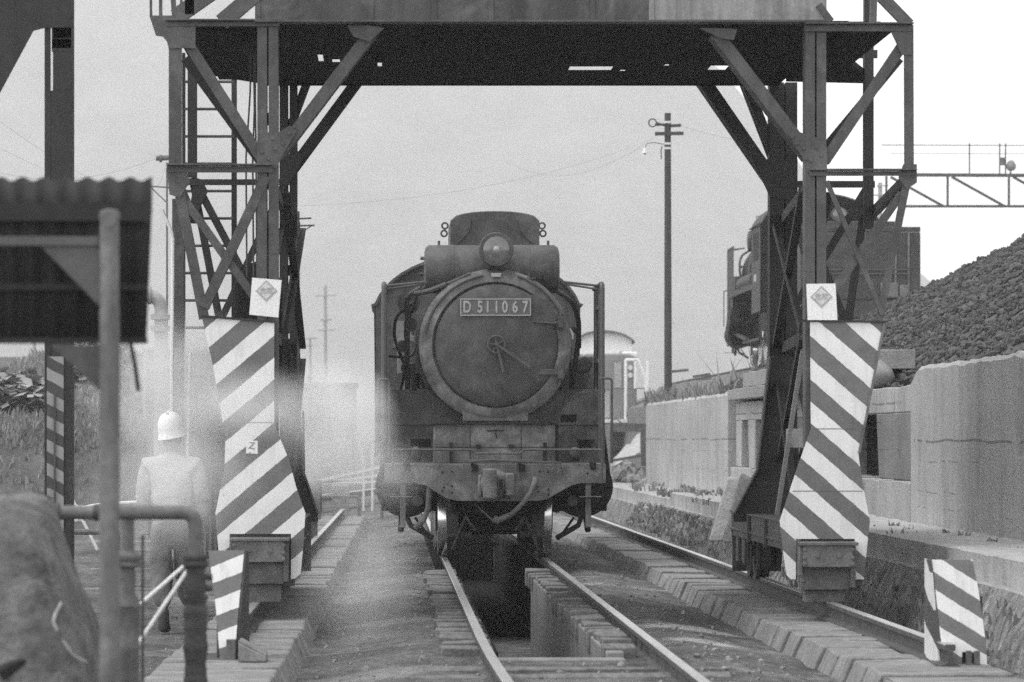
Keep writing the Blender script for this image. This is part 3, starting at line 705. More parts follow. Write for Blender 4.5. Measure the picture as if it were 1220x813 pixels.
# ladder up the left leg
YL = Y1 + .1; lad = MB(); xl0, xl1 = wx(219, YL), wx(279, YL)
lad.bar((xl1, YL, .2), (xl1, YL, 4.9), .05, .02); lad.bar((xl0, YL, .2), (xl0, YL, 4.9), .03, .02); ladder = lad.build('ladder', CD, crane)
mb = MB(); z = .35
while z < 4.85: mb.tube([(xl0, YL, z), (xl1, YL, z)], .013, 6); z += .252
mb.build('rungs', CR, ladder)
mb = MB(); mb.tube(bend([W(193, 250, Y0 + 2.5), W(206, 280, Y0 + 2.5), W(204, 620, Y0 + 2.5)]), .014, 6); mb.build('conduit', M['wht_paint'], crane)
mb = MB(); mb.tube([W(227, 420, Y0 + 2.8), W(222, 600, Y0 + 2.8)], .012, 6); mb.build('conduit', M['wht_paint'], crane)
for (a, b, c) in (((299, 40), (298, 110), (293, 188)), ((302, 60), (303, 130), (301, 188)), ((304, 50), (304, 120), (305, 188))):
    mb = MB(); mb.tube([W(*a, Y0 + 1.2), W(*b, Y0 + 1.2), W(*c, Y0 + 1.2), W(c[0] + 1, 330, Y0 + 1.2)], .008, 5); mb.build('hoist_cable', M['rust'], crane)
mb = MB(); mb.cyl(W(297, 50, Y0 + 1.15), W(297, 50, Y0 + 1.25), .1, None, 20); mb.build('pulley', CD, crane)
# dark rounded machinery housing and ribbed cable drum inside the left leg
mb = MB(); c = W(307, 420, 32.6); hp = [(.0, .98), (.1, .95), (.18, .87), (.21, .75), (.215, .0), (0, 0)]
mb.lathe([(a, b * 1.15 - .35) for a, b in hp], (c.x, c.y, c.z), (0, 0, 1), 24); mb.build('machinery_housing', M['deck'], crane)
mb = MB(); c = W(250, 560, 33.6); prof = []
mb2 = MB()
n = 64
for t in (0, 1):
    for j in range(n):
        q = 2 * pi * j / n; rr = .24 + (.008 if j % 2 else -.008); mb.v.append((c.x + rr * cos(q), c.y + rr * sin(q), .3 + t * 1.25))
for j in range(n): mb.f.append((j, (j + 1) % n, n + (j + 1) % n, n + j)); mb.m.append(0)
mb.f.append(tuple(range(n, 2 * n))); mb.m.append(0)
dr = mb.build('ribbed_drum', M['cast'], crane, smooth=False)
mb = MB(); mb.lathe([(.16, 0), (.19, .01), (.19, .07), (.16, .08), (.16, .14), (.19, .15), (.19, .21), (.16, .22), (.16, .26), (.19, .27), (.15, .34), (0, .34)], (c.x, c.y, 1.552), (0, 0, 1), 28); mb.build('drum_cap', M['cast'], dr)

# ------------------------------------------------------------ striped end stops of the crane rails
def stop(name, label, Y, poly, side, sidep, slope, per, ph, dz):
    c = W(sum(p[0] for p in poly) / len(poly), max(p[1] for p in poly), Y)
    t = thing(name, label, 'end stop', c, 0, 'end stops of the crane rails')
    m = stripe_mat('stripes_stop', slope, per, ph, .15, .84)
    mb = MB(); pts = [W(*p, Y) for p in poly]; h0 = min(p.z for p in pts)
    lean = lambda z: (z - h0) * .22
    n = len(pts); vs = [(p.x, Y + lean(p.z), p.z) for p in pts] + [(p.x, Y + lean(p.z) + .014, p.z) for p in pts]
    mb.add(vs, [tuple(range(n)), tuple(range(2 * n - 1, n - 1, -1))] + [(i, (i + 1) % n, n + (i + 1) % n, n + i) for i in range(n)])
    fp = mb.build('front_plate', m, t)
    mb = MB()
    vs = [Vector(p) for p in side]
    th = Vector((.012 if side[0][0] > c.x else .012, 0, 0))
    n = len(vs); mb.add(vs + [v + th for v in vs], [tuple(range(n)), tuple(range(2 * n - 1, n - 1, -1))] + [(i, (i + 1) % n, n + (i + 1) % n, n + i) for i in range(n)])
    mb.build('side_plate', sidep, t)
    return t, c
Ys = 23.9
SR = [(1114, 668), (1163, 668), (1168, 698), (1172, 730), (1176, 772), (1176, 797), (1165, 797), (1164, 778), (1147, 777), (1146, 796), (1128, 796), (1122, 760), (1118, 710)]
a = W(1114, 668, Ys); b = W(1122, 795, Ys)
sside = [(a.x - .014, Ys + .135, a.z), (a.x - .016, Ys + .36, a.z), (a.x - .016, Ys + .36, b.z + .05), (b.x - .016, Ys + .02, b.z)]
m_side = stripe_mat('stripes_stop_side', -.5, .42, .1, .06, .7, 'Y')
st, c = stop('end_stop', 'black and white striped end stop on the crane rail below the retaining wall', Ys, SR, sside, m_side, .62, .215, 10.05, 0)
mb = MB(); mb.bx(c.x - .2, c.x + .22, Ys - .1, Ys + .7, -.13, c.z + .005); mb.build('base_plate', M['rust'], st, bev=.01)
mb = MB(); mb.bx(c.x - .1, c.x + .13, Ys + .16, Ys + .62, c.z + .006, .36); mb.build('stop_block', M['cast_dk'], st, bev=.01)
for dx in (-.005, .045): 
    mb = MB(); mb.bx(c.x + dx, c.x + dx + .035, Ys - .06, Ys - .02, c.z, c.z + .115); mb.build('clamp', M['cast'], st, bev=.004)
Yl = 24.3
SL = [(247, 657), (290, 657), (286, 700), (279, 785), (262, 786), (256, 720)]
a = W(290, 657, Yl); b = W(279, 785, Yl)
sside = [(a.x + .003, Yl + .14, a.z), (a.x + .003, Yl + .55, a.z - .02), (a.x + .003, Yl + .6, b.z + .03), (b.x + .003, Yl + .02, b.z)]
st, c = stop('end_stop', 'black and white striped end stop beside the dark standpipe stem', Yl, SL, sside, M['cast_dk'], -.38, .215, 10.02, 0)
mb = MB(); mb.bx(c.x - .2, c.x + .2, Yl - .08, Yl + .7, -.13, c.z + .005); mb.build('base_plate', M['rust'], st, bev=.01)
mb = MB(); mb.bx(c.x - .07, c.x + .08, Yl + .16, Yl + .5, c.z + .006, .36); mb.build('stop_block', M['cast_dk'], st, bev=.01)
mb = MB(); mb.bx(c.x + .0, c.x + .06, Yl - .06, Yl - .01, c.z, c.z + .13); mb.build('clamp', M['cast'], st, bev=.004)
# ribbed wedge lying on the sleepers beside it
wd = thing('rail_wedge', 'ribbed triangular wedge lying on the sleepers beside the end stop and standpipe', 'wedge', W(300, 788, 24.2))
mb = MB(); A = W(284, 766, 24.0); B = W(317, 789, 24.0)
mb.prism([(A.x, -.05), (B.x, -.05), (B.x, B.z + .03), (A.x, A.z)], 24.0, 24.34)
for i in range(4):
    yy = 24.04 + .085 * i; mb.bar((A.x, yy, A.z + .008), (B.x, yy, B.z + .038), .03, .022, (0, 0, 1))
mb.build('wedge_body', M['sleeper'], wd, bev=.006)
# far end stop of the left crane rail
fs = thing('end_stop', 'square stop block without stripes at the far end of a crane rail, in steam', 'end stop', (wx(406, 69), 69.5, -.2), 0, 'end stops of the crane rails')
mb = MB(); a, b = W(396, 622, 69.4), W(416, 578, 69.4); mb.bx(a.x, b.x, 69.3, 69.8, -.2, b.z); mb.build('stop_block', M['rock'], fs, bev=.02)
mb = MB(); mb.tube(bend([W(380, 592, 69), W(428, 592, 69), W(428, 625, 69)]), .03, 6); mb.build('pipe_rail', M['cast'], fs)
# ------------------------------------------------------------ steam locomotive (built at the origin facing -y, z from the rail top)
LY = 43.2; LX = 1.18
lo = thing('steam_locomotive', 'black steam locomotive seen head on, number plate on its round smokebox door', 'steam locomotive', (0, 0, 0), 0, 'steam locomotives')
B, BD, BL_ = M['loco'], M['loco_dk'], M['loco_lo']
def lx(px, y=0.): return (px - VX) * (LY + y) / F - LX
def lz(py, y=0.): return H - (py - VY) * (LY + y) / F
ZB = 2.39      # boiler centre height
# boiler
mb = MB(); mb.lathe([(.80, .02), (.845, .0), (.862, .02), (.866, .1), (.866, 2.4), (.85, 2.41), (.85, 2.5), (.82, 2.52), (.82, 6.2), (.86, 7.2), (.9, 9.2)], (0, 0, ZB), (0, 1, 0), 64)
boiler = mb.build('boiler', B, lo)
for y in (.4, 1.4, 2.45, 4., 5.6, 7.2): mb = MB(); mb.lathe([(.869, 0), (.875, .005), (.875, .055), (.869, .06)], (0, y, ZB), (0, 1, 0), 64); mb.build('boiler_band', B, boiler)
# smokebox front: bevelled ring, domed door, door ring
mb = MB(); mb.lathe([(.862, .02), (.855, -.03), (.80, -.06), (.715, -.075), (.70, -.05), (.70, .0)], (0, 0, ZB), (0, 1, 0), 72); sbf = mb.build('smokebox_front', BL_, lo)
mb = MB(); mb.lathe([(0, -.165), (.2, -.16), (.4, -.145), (.56, -.12), (.65, -.095), (.684, -.075), (.688, -.05), (.688, -.01)], (lx(591), 0, ZB), (0, 1, 0), 72); door = mb.build('smokebox_door', B, lo)
hc = (lx(591), -.20, lz(411))
mb = MB(); mb.tube([(hc[0] + .095 * cos(q), hc[1], hc[2] + .095 * sin(q)) for q in [2 * pi * i / 28 for i in range(28)]], .013, 8, closed=True)
for i in range(5):
    q = .5 + 2 * pi * i / 5; mb.bar((hc[0], hc[1], hc[2]), (hc[0] + .09 * cos(q), hc[1], hc[2] + .09 * sin(q)), .016, .014)
mb.cyl((hc[0], -.15, hc[2]), (hc[0], -.23, hc[2]), .03, .026, 14)
mb.build('hand_wheel', M['pipe'], door)
mb = MB(); mb.bar((hc[0], -.235, hc[2]), (lx(631), -.235, lz(438)), .026, .016); mb.bar((hc[0], -.222, hc[2]), (lx(599), -.222, lz(444)), .026, .014); mb.cyl((hc[0], -.2, hc[2]), (hc[0], -.25, hc[2]), .028, .02, 12)
mb.build('door_lever', M['pipe'], door)
# hinges
mb = MB(); mb.bx(lx(632), lx(666), -.115, -.08, lz(447), lz(440)); mb.bx(lx(664), lx(671), -.14, -.05, lz(452), lz(437)); mb.cyl((lx(667), -.1, lz(456)), (lx(667), -.1, lz(434)), .02, None, 10)
mb.build('hinge', B, lo, bev=.005)
mb = MB(); mb.bx(lx(664), lx(671), -.14, -.05, lz(391), lz(378)); mb.cyl((lx(667.5), -.1, lz(394)), (lx(667.5), -.1, lz(374)), .02, None, 10)
mb.prism([(lx(632), lz(385)), (lx(662), lz(386)), (lx(662), lz(376)), (lx(651), lz(357)), (lx(632), lz(352))], -.135, -.12)
mb.build('hinge', B, lo, bev=.004)
mb = MB(); mb.tube([(lx(634), -.145, lz(384)), (lx(660), -.14, lz(386)), (lx(664), -.13, lz(384))], .008, 6); mb.build('door_stay', M['pipe'], door)
# number plate
npx = (548, 632); npz = (356.5, 377)
yp = -.165
mb = MB(); mb.bx(lx(npx[0]), lx(npx[1]), yp, yp + .012, lz(npz[1]), lz(npz[0])); plate_ = mb.build('number_plate', M['plate'], lo)
mb = MB(); a, b, c_, d = lx(npx[0]), lx(npx[1]), lz(npz[1]), lz(npz[0]); e = .012
mb.bx(a, b, yp - .006, yp - .0005, d - e, d); mb.bx(a, b, yp - .006, yp - .0005, c_, c_ + e); mb.bx(a, a + e, yp - .006, yp - .0005, c_ + e + .0005, d - e - .0005); mb.bx(b - e, b, yp - .006, yp - .0005, c_ + e + .0005, d - e - .0005)
mb.build('plate_rim', M['brass'], plate_)
zc = lz(367)
for ch, px in (('D', 556), ('5', 571.5), ('1', 580.5), ('1', 591), ('0', 601), ('6', 613), ('7', 625)):
    text(ch, .18, (lx(px), yp - .004, zc), M['brass'], plate_, 'plate_figure', sx=.7, ext=.004, bold=.03)
mb = MB(); mb.cyl((lx(563), yp, lz(375)), (lx(563), yp - .006, lz(375)), .007, None, 8)
mb.build('bolt', M['brass'], plate_)
# little maker's plate under the lamp
mb = MB(); mb.prism([(lx(584.5), lz(326)), (lx(597), lz(326)), (lx(596), lz(330.5)), (lx(585.5), lz(330.5))], -.10, -.085); mb.build('small_plate', M['brass'], lo)
# handrail arcs on the smokebox
def arcrail(a0, a1, rr, name):
    mb = MB(); mb.tube([(rr * cos(a0 + (a1 - a0) * i / 18), -.075, ZB + rr * sin(a0 + (a1 - a0) * i / 18)) for i in range(19)], .014, 6)
    for i in (1, 9, 17):
        q = a0 + (a1 - a0) * i / 18; mb.cyl((rr * cos(q), -.08, ZB + rr * sin(q)), (rr * cos(q), .02, ZB + rr * sin(q)), .012, None, 6)
    mb.build(name, M['pipe'], lo)
arcrail(R(100), R(170), .80, 'hand_rail'); arcrail(R(22), R(72), .82, 'hand_rail')
# saddle under the smokebox
mb = MB(); mb.prism([(-.36, 1.45), (.38, 1.45), (.38, 1.72), (.2, 1.58), (-.2, 1.58), (-.36, 1.72)], .0, 1.7); mb.prism([(lx(551), lz(502)), (lx(629), lz(502)), (lx(629), lz(488)), (lx(612), lz(495)), (lx(570), lz(495)), (lx(551), lz(488))], -.05, -.02)
mb.build('saddle', BL_, lo, bev=.006)
# headlamp
c = (lx(591), -.12, lz(298))
mb = MB(); mb.lathe([(.16, -.0), (.185, -.0), (.195, .015), (.195, .05), (.18, .06), (.175, .16), (.12, .24), (0, .26)], c, (0, 1, 0), 40); hl = mb.build('headlamp', B, lo)
mb = MB(); mb.lathe([(0, -.03), (.07, -.026), (.12, -.013), (.158, .006), (.158, .03)], c, (0, 1, 0), 40); mb.build('lens', M['glass'], hl)
mb = MB(); mb.lathe([(0, .0), (.03, .004), (.045, .018)], (c[0], c[1] - .038, c[2]), (0, 1, 0), 20); mb.build('bulb', M['brass'], hl)
mb = MB(); mb.prism([(c[0] - .07, c[2] - .2), (c[0] + .07, c[2] - .2), (c[0] + .05, c[2] - .15), (c[0] - .05, c[2] - .15)], -.1, .1); mb.bx(c[0] - .1, c[0] + .1, -.1, .12, c[2] - .225, c[2] - .2); mb.build('lamp_bracket', BD, hl)
# feedwater heater across the smokebox
yh = .42
a, b = lx(505, yh), lx(666.5, yh); zh = lz(321, yh) ; rh = .275
mb = MB(); L_ = b - a
mb.lathe([(0, 0), (rh * .7, .005), (rh * .9, .02), (rh, .06), (rh, .3), (rh + .004, .301), (rh + .004, .34), (rh, .341), (rh, L_ - .34), (rh + .004, L_ - .339), (rh + .004, L_ - .3), (rh, L_ - .299), (rh, L_ - .06), (rh * .9, L_ - .02), (rh * .7, L_ - .005), (0, L_)], (a, yh, zh), (1, 0, 0), 40)
fh = mb.build('feedwater_heater', B, lo)
mb = MB()
for px in (523, 653): mb.cyl((lx(px, yh), yh, zh + rh - .01), (lx(px, yh), yh, zh + rh + .05), .014, None, 8)
for zq in (.12, .04, -.06): mb.cyl((a, yh - .1, zh + zq), (a - .04, yh - .1, zh + zq), .02, None, 8)
mb.build('bolt', B, fh)
for sx_ in (-.5, .5):
    mb = MB(); mb.bx(sx_ - .04, sx_ + .04, yh - .25, yh + .3, ZB + .66, zh - rh * .8); mb.build('heater_bracket', BD, fh)
# smoke collector box behind the chimney
ys = 1.5
x0, x1 = lx(536, ys), lx(641, ys); zt = lz(254, ys); zs = lz(265, ys); z0 = lz(300, ys)
top = [(x0 + (x1 - x0) * i / 16, zs + (zt - zs) * math.sqrt(max(0, 1 - abs((i / 8 - 1)) ** 2.2))) for i in range(17)]
mb = MB(); mb.prism([(x0, z0)] + [(x0, zs - .001)] + top[1:-1] + [(x1, zs - .001), (x1, z0)], ys - .4, ys + 1.3); sc_ = mb.build('smoke_collector', B, lo, bev=.012)
mb = MB(); mb.lathe([(.3, 0), (.3, .5), (.36, .62)], ((x0 + x1) / 2, ys + .1, ZB + .8), (0, 0, 1), 32); mb.build('chimney', B, lo)
for s, xq in ((-1, x0), (1, x1)):       # curved side cheeks
    mb = MB(); pts = [(xq, zs - .005), (xq - s * .2, zs + .04)] + [(xq - s * (.28 - .22 * sin(t)), z0 + (zs - z0) * (.85 - .85 * (1 - cos(t)))) for t in [pi / 2 * i / 6 for i in range(7)]]
    mb.prism([(xq, zs - .01), (xq - s * .24, zs + .02), (xq - s * .22, zs - .12), (xq - s * .15, z0 + .14), (xq - s * .02, z0 + .02), (xq, z0 + .02)], ys - .43, ys - .405); mb.build('cheek_plate', B, sc_)
    mb = MB()
    for zq, dx in ((zs - .03, .055), (zs - .12, .065)):
        cc = (xq + s * dx, ys + .2, zq); mb.tube([(cc[0] + .035 * cos(q), cc[1], cc[2] + .035 * sin(q)) for q in [2 * pi * i / 12 for i in range(12)]], .011, 6, closed=True)
    mb.build('lifting_ring', B, sc_)
# dome and fittings further back
mb = MB(); mb.prism([(-.42, ZB + .6), (.42, ZB + .6)] + arc(0, ZB + .98, .42, 0, pi, 12), 3.4, 5.6); mb.build('dome', B, lo, bev=.05)
# running boards, front deck plates
for s in (-1, 1):
    mb = MB(); mb.bx(s * .55, s * 1.26, .36, 9.2, 1.86, 1.9); mb.bx(s * 1.24, s * 1.262, .9, 9.2, 1.76, 1.858); rb = mb.build('running_board', BL_, lo, bev=.004)
    mb = MB(); mb.bx(s * .38, s * 1.22, .33, .35, 1.06, 1.88); fpn = mb.build('front_panel', BL_, lo, bev=.004)
    mb = MB(); mb.bx(s * .42, s * 1.2, .305, .329, 1.50, 1.516); mb.build('panel_lip', BL_, fpn)
    mb = MB(); mb.bx(s * .84 - .09, s * .84 + .09, .32, .328, lz(503, .35), lz(494, .35)) if s > 0 else mb.bx(-.95, -.72, .32, .328, lz(532, .35), lz(523, .35))
    if s > 0: mb.build('step_hole_shade', BD, fpn); mb = MB(); mb.prism([(.93, lz(524, .35)), (1.13, lz(524, .35)), (1.08, lz(533, .35)), (.97, lz(533, .35))], .32, .328)
    mb.build('step_hole_shade', BD, fpn)  # flat dark patches painted in for the shade inside the step holes
# deflectors: plate in the line of travel with a rolled front edge
for s, px in ((-1, 457.5), (1, 717.5)):
    x = lx(px, -.35)
    mb = MB(); zt, zb = lz(338, -.35), 1.05
    prof = [(-.3, zb), (-.3, zt - .03), (-.27, zt), (1.25, zt), (1.35, zt - .06), (1.35, 1.9), (.9, zb)]
    mb.prism(prof, x - .006, x + .006, 'x'); dfl = mb.build('smoke_deflector', B, lo)
    mb = MB(); mb.tube(bend([(x, -.31, zb), (x, -.31, zt), (x, 1.3, zt)], .08), .03, 8); mb.build('edge_tube', M['pipe'], dfl)
    mb = MB(); mb.bx(x - s * .03, x - s * .008, -.2, -.14, zb, zt - .1); mb.bx(x - s * .03, x - s * .008, .6, .66, zb, zt - .1)
    for z in (1.5, 2.2, 2.8): mb.bx(x - s * .028, x - s * .008, -.139, .599, z, z + .04)
    mb.build('stiffener', BL_, dfl)
    mb = MB(); mb.tube([(x, .1, zt - .01), (s * .78, .1, zt + .035)], .014, 6); mb.tube([(x, .1, zt - .05), (s * .8, .3, zt + .02)], .012, 6); mb.build('stay_rod', M['pipe'], dfl)
# upright hand rails by the steps
for pts in ([(449, 543), (451, 452), (464, 452), (464, 545)], [(714, 545), (714, 451), (729, 451), (729, 552)]):
    mb = MB(); mb.tube(bend([(lx(a, -.6), -.6, lz(b, -.6)) for a, b in pts], .04), .013, 6); mb.build('hand_rail', M['pipe'], lo)
# apron box over the buffer beam
yb = -1.35
mb = MB(); q = [(lx(517, -.9), lz(552, -.9)), (lx(662, -.9), lz(552, -.9)), (lx(662, -.9), lz(508, -.9)), (lx(659, -.9), lz(505.5, -.9)), (lx(520, -.9), lz(505.5, -.9)), (lx(517, -.9), lz(508, -.9))]
mb.prism(q, -.9, -.1); ap = mb.build('apron_box', BL_, lo, bev=.006)
mb = MB(); mb.bx(lx(515, -.92), lx(665, -.92), -.94, -.1, lz(506, -.92), lz(504.4, -.92)); mb.bx(lx(662.5, -.9), lx(665.5, -.9), -.93, -.8, lz(550, -.9), lz(506.5, -.9)); mb.build('apron_edge', BD, ap)
mb = MB()
for px in (560, 621): mb.bx(lx(px, -.9) - .003, lx(px, -.9) + .003, -.904, -.9005, lz(549, -.9), lz(508, -.9))
mb.bx(lx(519, -.9), lx(661, -.9), -.904, -.9005, lz(533, -.9) - .003, lz(533, -.9) + .003)
for px in (570, 609): mb.bx(lx(px - 3, -.9), lx(px + 3, -.9), -.92, -.9045, lz(533.5, -.9), lz(530, -.9))
mb.bx(lx(580, -.9), lx(600, -.9), -.908, -.9045, lz(514, -.9), lz(512.5, -.9)); mb.bar((lx(590, -.9), -.907, lz(514, -.9)), (lx(592, -.9), -.907, lz(523, -.9)), .008, .005)
mb.build('lid_seam', BD, ap)
# deck plate behind the beam
mb = MB(); mb.bx(lx(459, yb), lx(721, yb), yb + .03, .77, lz(552.5, yb) - .02, lz(552.5, yb)); mb.build('front_deck', BL_, lo)
# buffer beam with its dipped lower edge
zt = lz(553, yb)
lower = [(458, 577), (468, 576), (496, 576), (508, 579), (520, 587), (532, 594), (545, 597), (592, 597.5), (640, 597), (652, 595), (664, 588), (680, 579), (692, 576), (722, 576)]
mb = MB(); poly = [(lx(a, yb), lz(b, yb)) for a, b in lower] + [(lx(722, yb), zt), (lx(458, yb), zt)]
mb.prism(poly, yb, yb + .025); beam = mb.build('buffer_beam', BL_, lo, bev=.004)
mb = MB(); rndb = random.Random(4)
for a, b in ((527, 563), (538, 562), (538.5, 579), (538.5, 587), (527, 585), (529, 581), (653, 562), (643, 562), (653.5, 583), (653.5, 589), (641, 580), (641, 586), (480, 565), (700, 564)): mb.lathe([(.011, 0), (.009, .012), (0, .014)], (lx(a, yb), yb, lz(b, yb)), (0, -1, 0), 8)
mb.build('bolt', BD, beam)
for a, b in ((484, 556), (565, 558), (621, 558), (706, 556)):
    mb = MB(); mb.prism([(lx(a, yb) - .04, lz(b, yb) + .06), (lx(a, yb) + .04, lz(b, yb) + .04), (lx(a, yb) + .03, lz(b, yb) - .03), (lx(a, yb) - .02, lz(b, yb) - .04)], yb - .05, yb - .003); mb.build('lamp_iron', BD, beam, bev=.006)
# coupler
cx0, cz0 = lx(592, yb - .3), lz(577, yb - .3)
mb = MB(); mb.lathe([(.15, .34), (.165, .1), (.17, .05), (.14, .0), (.1, -.03)], (cx0 - .02, yb - .3, cz0), (0, 1, 0), 8); mb.bx(cx0 - .14, cx0 - .02, yb - .42, yb - .2, cz0 - .15, cz0 + .15); mb.cyl((cx0 - .08, yb - .42, cz0 - .16), (cx0 - .08, yb - .42, cz0 + .17), .075, None, 16)
mb.bx(cx0 + .09, cx0 + .19, yb - .36, yb - .02, cz0 - .13, cz0 + .12); mb.bx(cx0 - .2, cx0 - .15, yb - .2, yb, cz0 - .14, cz0 + .1)
cp = mb.build('coupler', M['cast'], beam, bev=.02)
mb = MB(); mb.bx(cx0 + .03, cx0 + .06, yb - .38, yb - .31, cz0 - .05, cz0 + .05); mb.build('coupler_jaw', BD, cp)
mb = MB(); mb.tube([(cx0 - .3, yb - .06, cz0 + .24), (cx0 - .05, yb - .12, cz0 + .26), (cx0 + .3, yb - .06, cz0 + .24), (cx0 + .7, yb - .05, cz0 + .23), (cx0 + .72, yb - .05, cz0 + .1)], .012, 6); mb.build('uncoupling_lever', M['pipe'], beam)
mb = MB(); mb.tube([(lx(637, yb), yb - .0, lz(571, yb)), (lx(637, yb), yb - .1, lz(573, yb)), (lx(632, yb), yb - .12, lz(586, yb)), (lx(622, yb), yb - .12, lz(600, yb)), (lx(610, yb), yb - .1, lz(612, yb)), (lx(598, yb), yb - .08, lz(618, yb)), (lx(588, yb), yb - .06, lz(621, yb))], [.03, .03, .028, .028, .028, .034, .03], 10); mb.lathe([(.04, -.04), (.045, .03)], (lx(592, yb), yb - .07, lz(619.5, yb)), (1, 0, -.3), 12)
mb.build('air_hose', M['cast'], beam)
mb = MB(); mb.tube([(lx(588, yb), yb - .06, lz(621, yb)), (lx(566, yb), yb + .1, lz(601, yb))], .01, 5); mb.build('hose_chain', M['pipe'], beam)
# pipe rail in front of the beam
yr = yb - .07
mb = MB(); mb.tube(bend([(lx(a, yr), yr, lz(b, yr)) for a, b in ((468, 575), (468, 536), (562, 536), (566, 540.5), (620, 540.5), (624, 536), (717, 536), (717, 576))], .025, 4), .012, 8)
mb.tube([(lx(556, yr), yr + .1, lz(549, yr)), (lx(636, yr), yr + .1, lz(549, yr))], .011, 6); mb.tube([(lx(480, yr), yr + .07, lz(551, yr)), (lx(480, yr), yr, lz(535, yr))], .009, 6); mb.tube([(lx(708, yr), yr + .07, lz(551, yr)), (lx(708, yr), yr, lz(534, yr))], .009, 6)
mb.build('pipe_rail', M['pipe'], beam)
for px in (495.5, 685):
    c = (lx(px, yb), yb + .04, lz(551, yb)); mb = MB()
    mb.cyl(c, (c[0], c[1], c[2] + .07), .05, .06, 14); mb.cyl((c[0], c[1] + .1, c[2] + .11), (c[0], c[1] - .06, c[2] + .11), .075, .072, 18); ml = mb.build('marker_lamp', BD, beam)
    mb = MB(); mb.lathe([(0, -.02), (.04, -.012), (.062, .004)], (c[0], c[1] - .062, c[2] + .11), (0, 1, 0), 16); mb.build('lens', M['pipe'], ml)
# hanging steps
for s, px in ((-1, 480), (1, 701)):
    x = lx(px, yb); mb = MB(); mb.bx(x - .03, x + .03, yb + .03, yb + .045, lz(629, yb), lz(576, yb)); mb.bx(x - .1 if s > 0 else x - .14, x + (.14 if s > 0 else .1), yb - .06, yb + .14, lz(591.5, yb) - .008, lz(591.5, yb)); mb.bx(x - (.02 if s > 0 else .22), x + (.24 if s > 0 else .02), yb - .06, yb + .14, lz(627, yb) - .008, lz(627, yb)); mb.build('foot_step', M['cast'], lo, bev=.003)
mb = MB(); mb.tube([(lx(512, yb), yb + .1, lz(580, yb)), (lx(510, yb), yb + .1, lz(606, yb)), (lx(505, yb), yb + .1, lz(620, yb)), (lx(494, yb), yb + .1, lz(630, yb))], .03, 8); mb.build('drain_pipe', M['cast'], lo)
# cylinders
for s, px in ((-1, 497.5), (1, 682)):
    cx_ = s * 1.0; zc = .80
    mb = MB(); mb.cyl((cx_, .4, zc), (cx_, 1.5, zc), .34, None, 32); mb.prism([(cx_ - .34, zc), (cx_ + .34, zc), (s * 1.25, 1.5), (s * .7, 1.5)][::1], .45, 1.5); mb.bx(s * .5, s * 1.28, .42, 1.5, .52, 1.1); mb.cyl((s * .9, .4, 1.32), (s * .9, 1.5, 1.32), .19, None, 24)
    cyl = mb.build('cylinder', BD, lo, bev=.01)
    mb = MB(); mb.lathe([(.34, .0), (.35, -.02), (.34, -.04), (.2, -.05), (.1, -.06), (.07, -.12), (0, -.13)], (cx_, .42, zc), (0, 1, 0), 32)
    for i in range(10): mb.cyl((cx_ + .3 * cos(i * .628), .4, zc + .3 * sin(i * .628)), (cx_ + .3 * cos(i * .628), .36, zc + .3 * sin(i * .628)), .018, None, 6)
    mb.build('cylinder_cover', BD, cyl)
    c = (lx(px, 0.), -.02, lz(597, 0.)); mb = MB(); mb.cyl(c, (c[0], .38, c[2]), .062, None, 20); mb.build('rod_cap', M['pipe'], cyl)
    mb = MB(); mb.tube([(cx_, .5, .47), (cx_ - s * .05, .3, .36), (cx_ - s * .3, .2, .22)], .03, 8); mb.tube([(cx_ + s * .05, .5, .46), (cx_ + s * .06, .35, .3)], .035, 8); mb.tube([(cx_ - s * .1, .3, .45), (cx_ - s * .28, .25, .2)], .015, 6); mb.build('drain_cock', BD, cyl)
# frames and wheels
mb = MB()
for s in (-1, 1): mb.bx(s * .50, s * .53, -1.2, 9.0, .55, 1.3)
for y in (-.4, 1.0, 3.0, 5.5, 8.0): mb.bx(-.5, .5, y, y + .05, .5, 1.2)
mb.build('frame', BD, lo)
def wheelset(y, rad, name):
    mb = MB()
    for s in (-1, 1):
        mb.lathe([(.08, -.075), (rad - .09, -.06), (rad - .07, -.075), (rad + .028, -.07), (rad + .028, -.045), (rad + .008, -.035)], (s * .575, y, rad), (s, 0, 0), 48)
        mb.lathe([(rad - .005, .068), (rad - .08, .07), (rad - .09, .03), (.16, .02), (.14, .09), (0, .09)], (s * .575, y, rad), (s, 0, 0), 48)
    mb.cyl((-.6, y, rad), (.6, y, rad), .085, None, 20)
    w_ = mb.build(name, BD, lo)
    for s in (-1, 1): mb = MB(); mb.lathe([(rad + .007, -.036), (rad + .002, -.02), (rad - .003, .06), (rad - .007, .069)], (s * .575, y, rad), (s, 0, 0), 64); mb.build('tyre', M['wheel'], w_)
wheelset(.55, .43, 'wheelset')
for y in (3.0, 4.5, 6.0, 7.5): wheelset(y, .7, 'wheelset')
mb = MB()
for s in (-1, 1): mb.bar((s * 1.02, 3.0, .55), (s * 1.02, 7.5, .55), .06, .14, (1, 0, 0)); mb.bar((s * 1.1, .9 + .6, .8), (s * 1.1, 4.5, .6), .06, .1, (1, 0, 0))
mb.build('side_rod', M['cast'], lo)
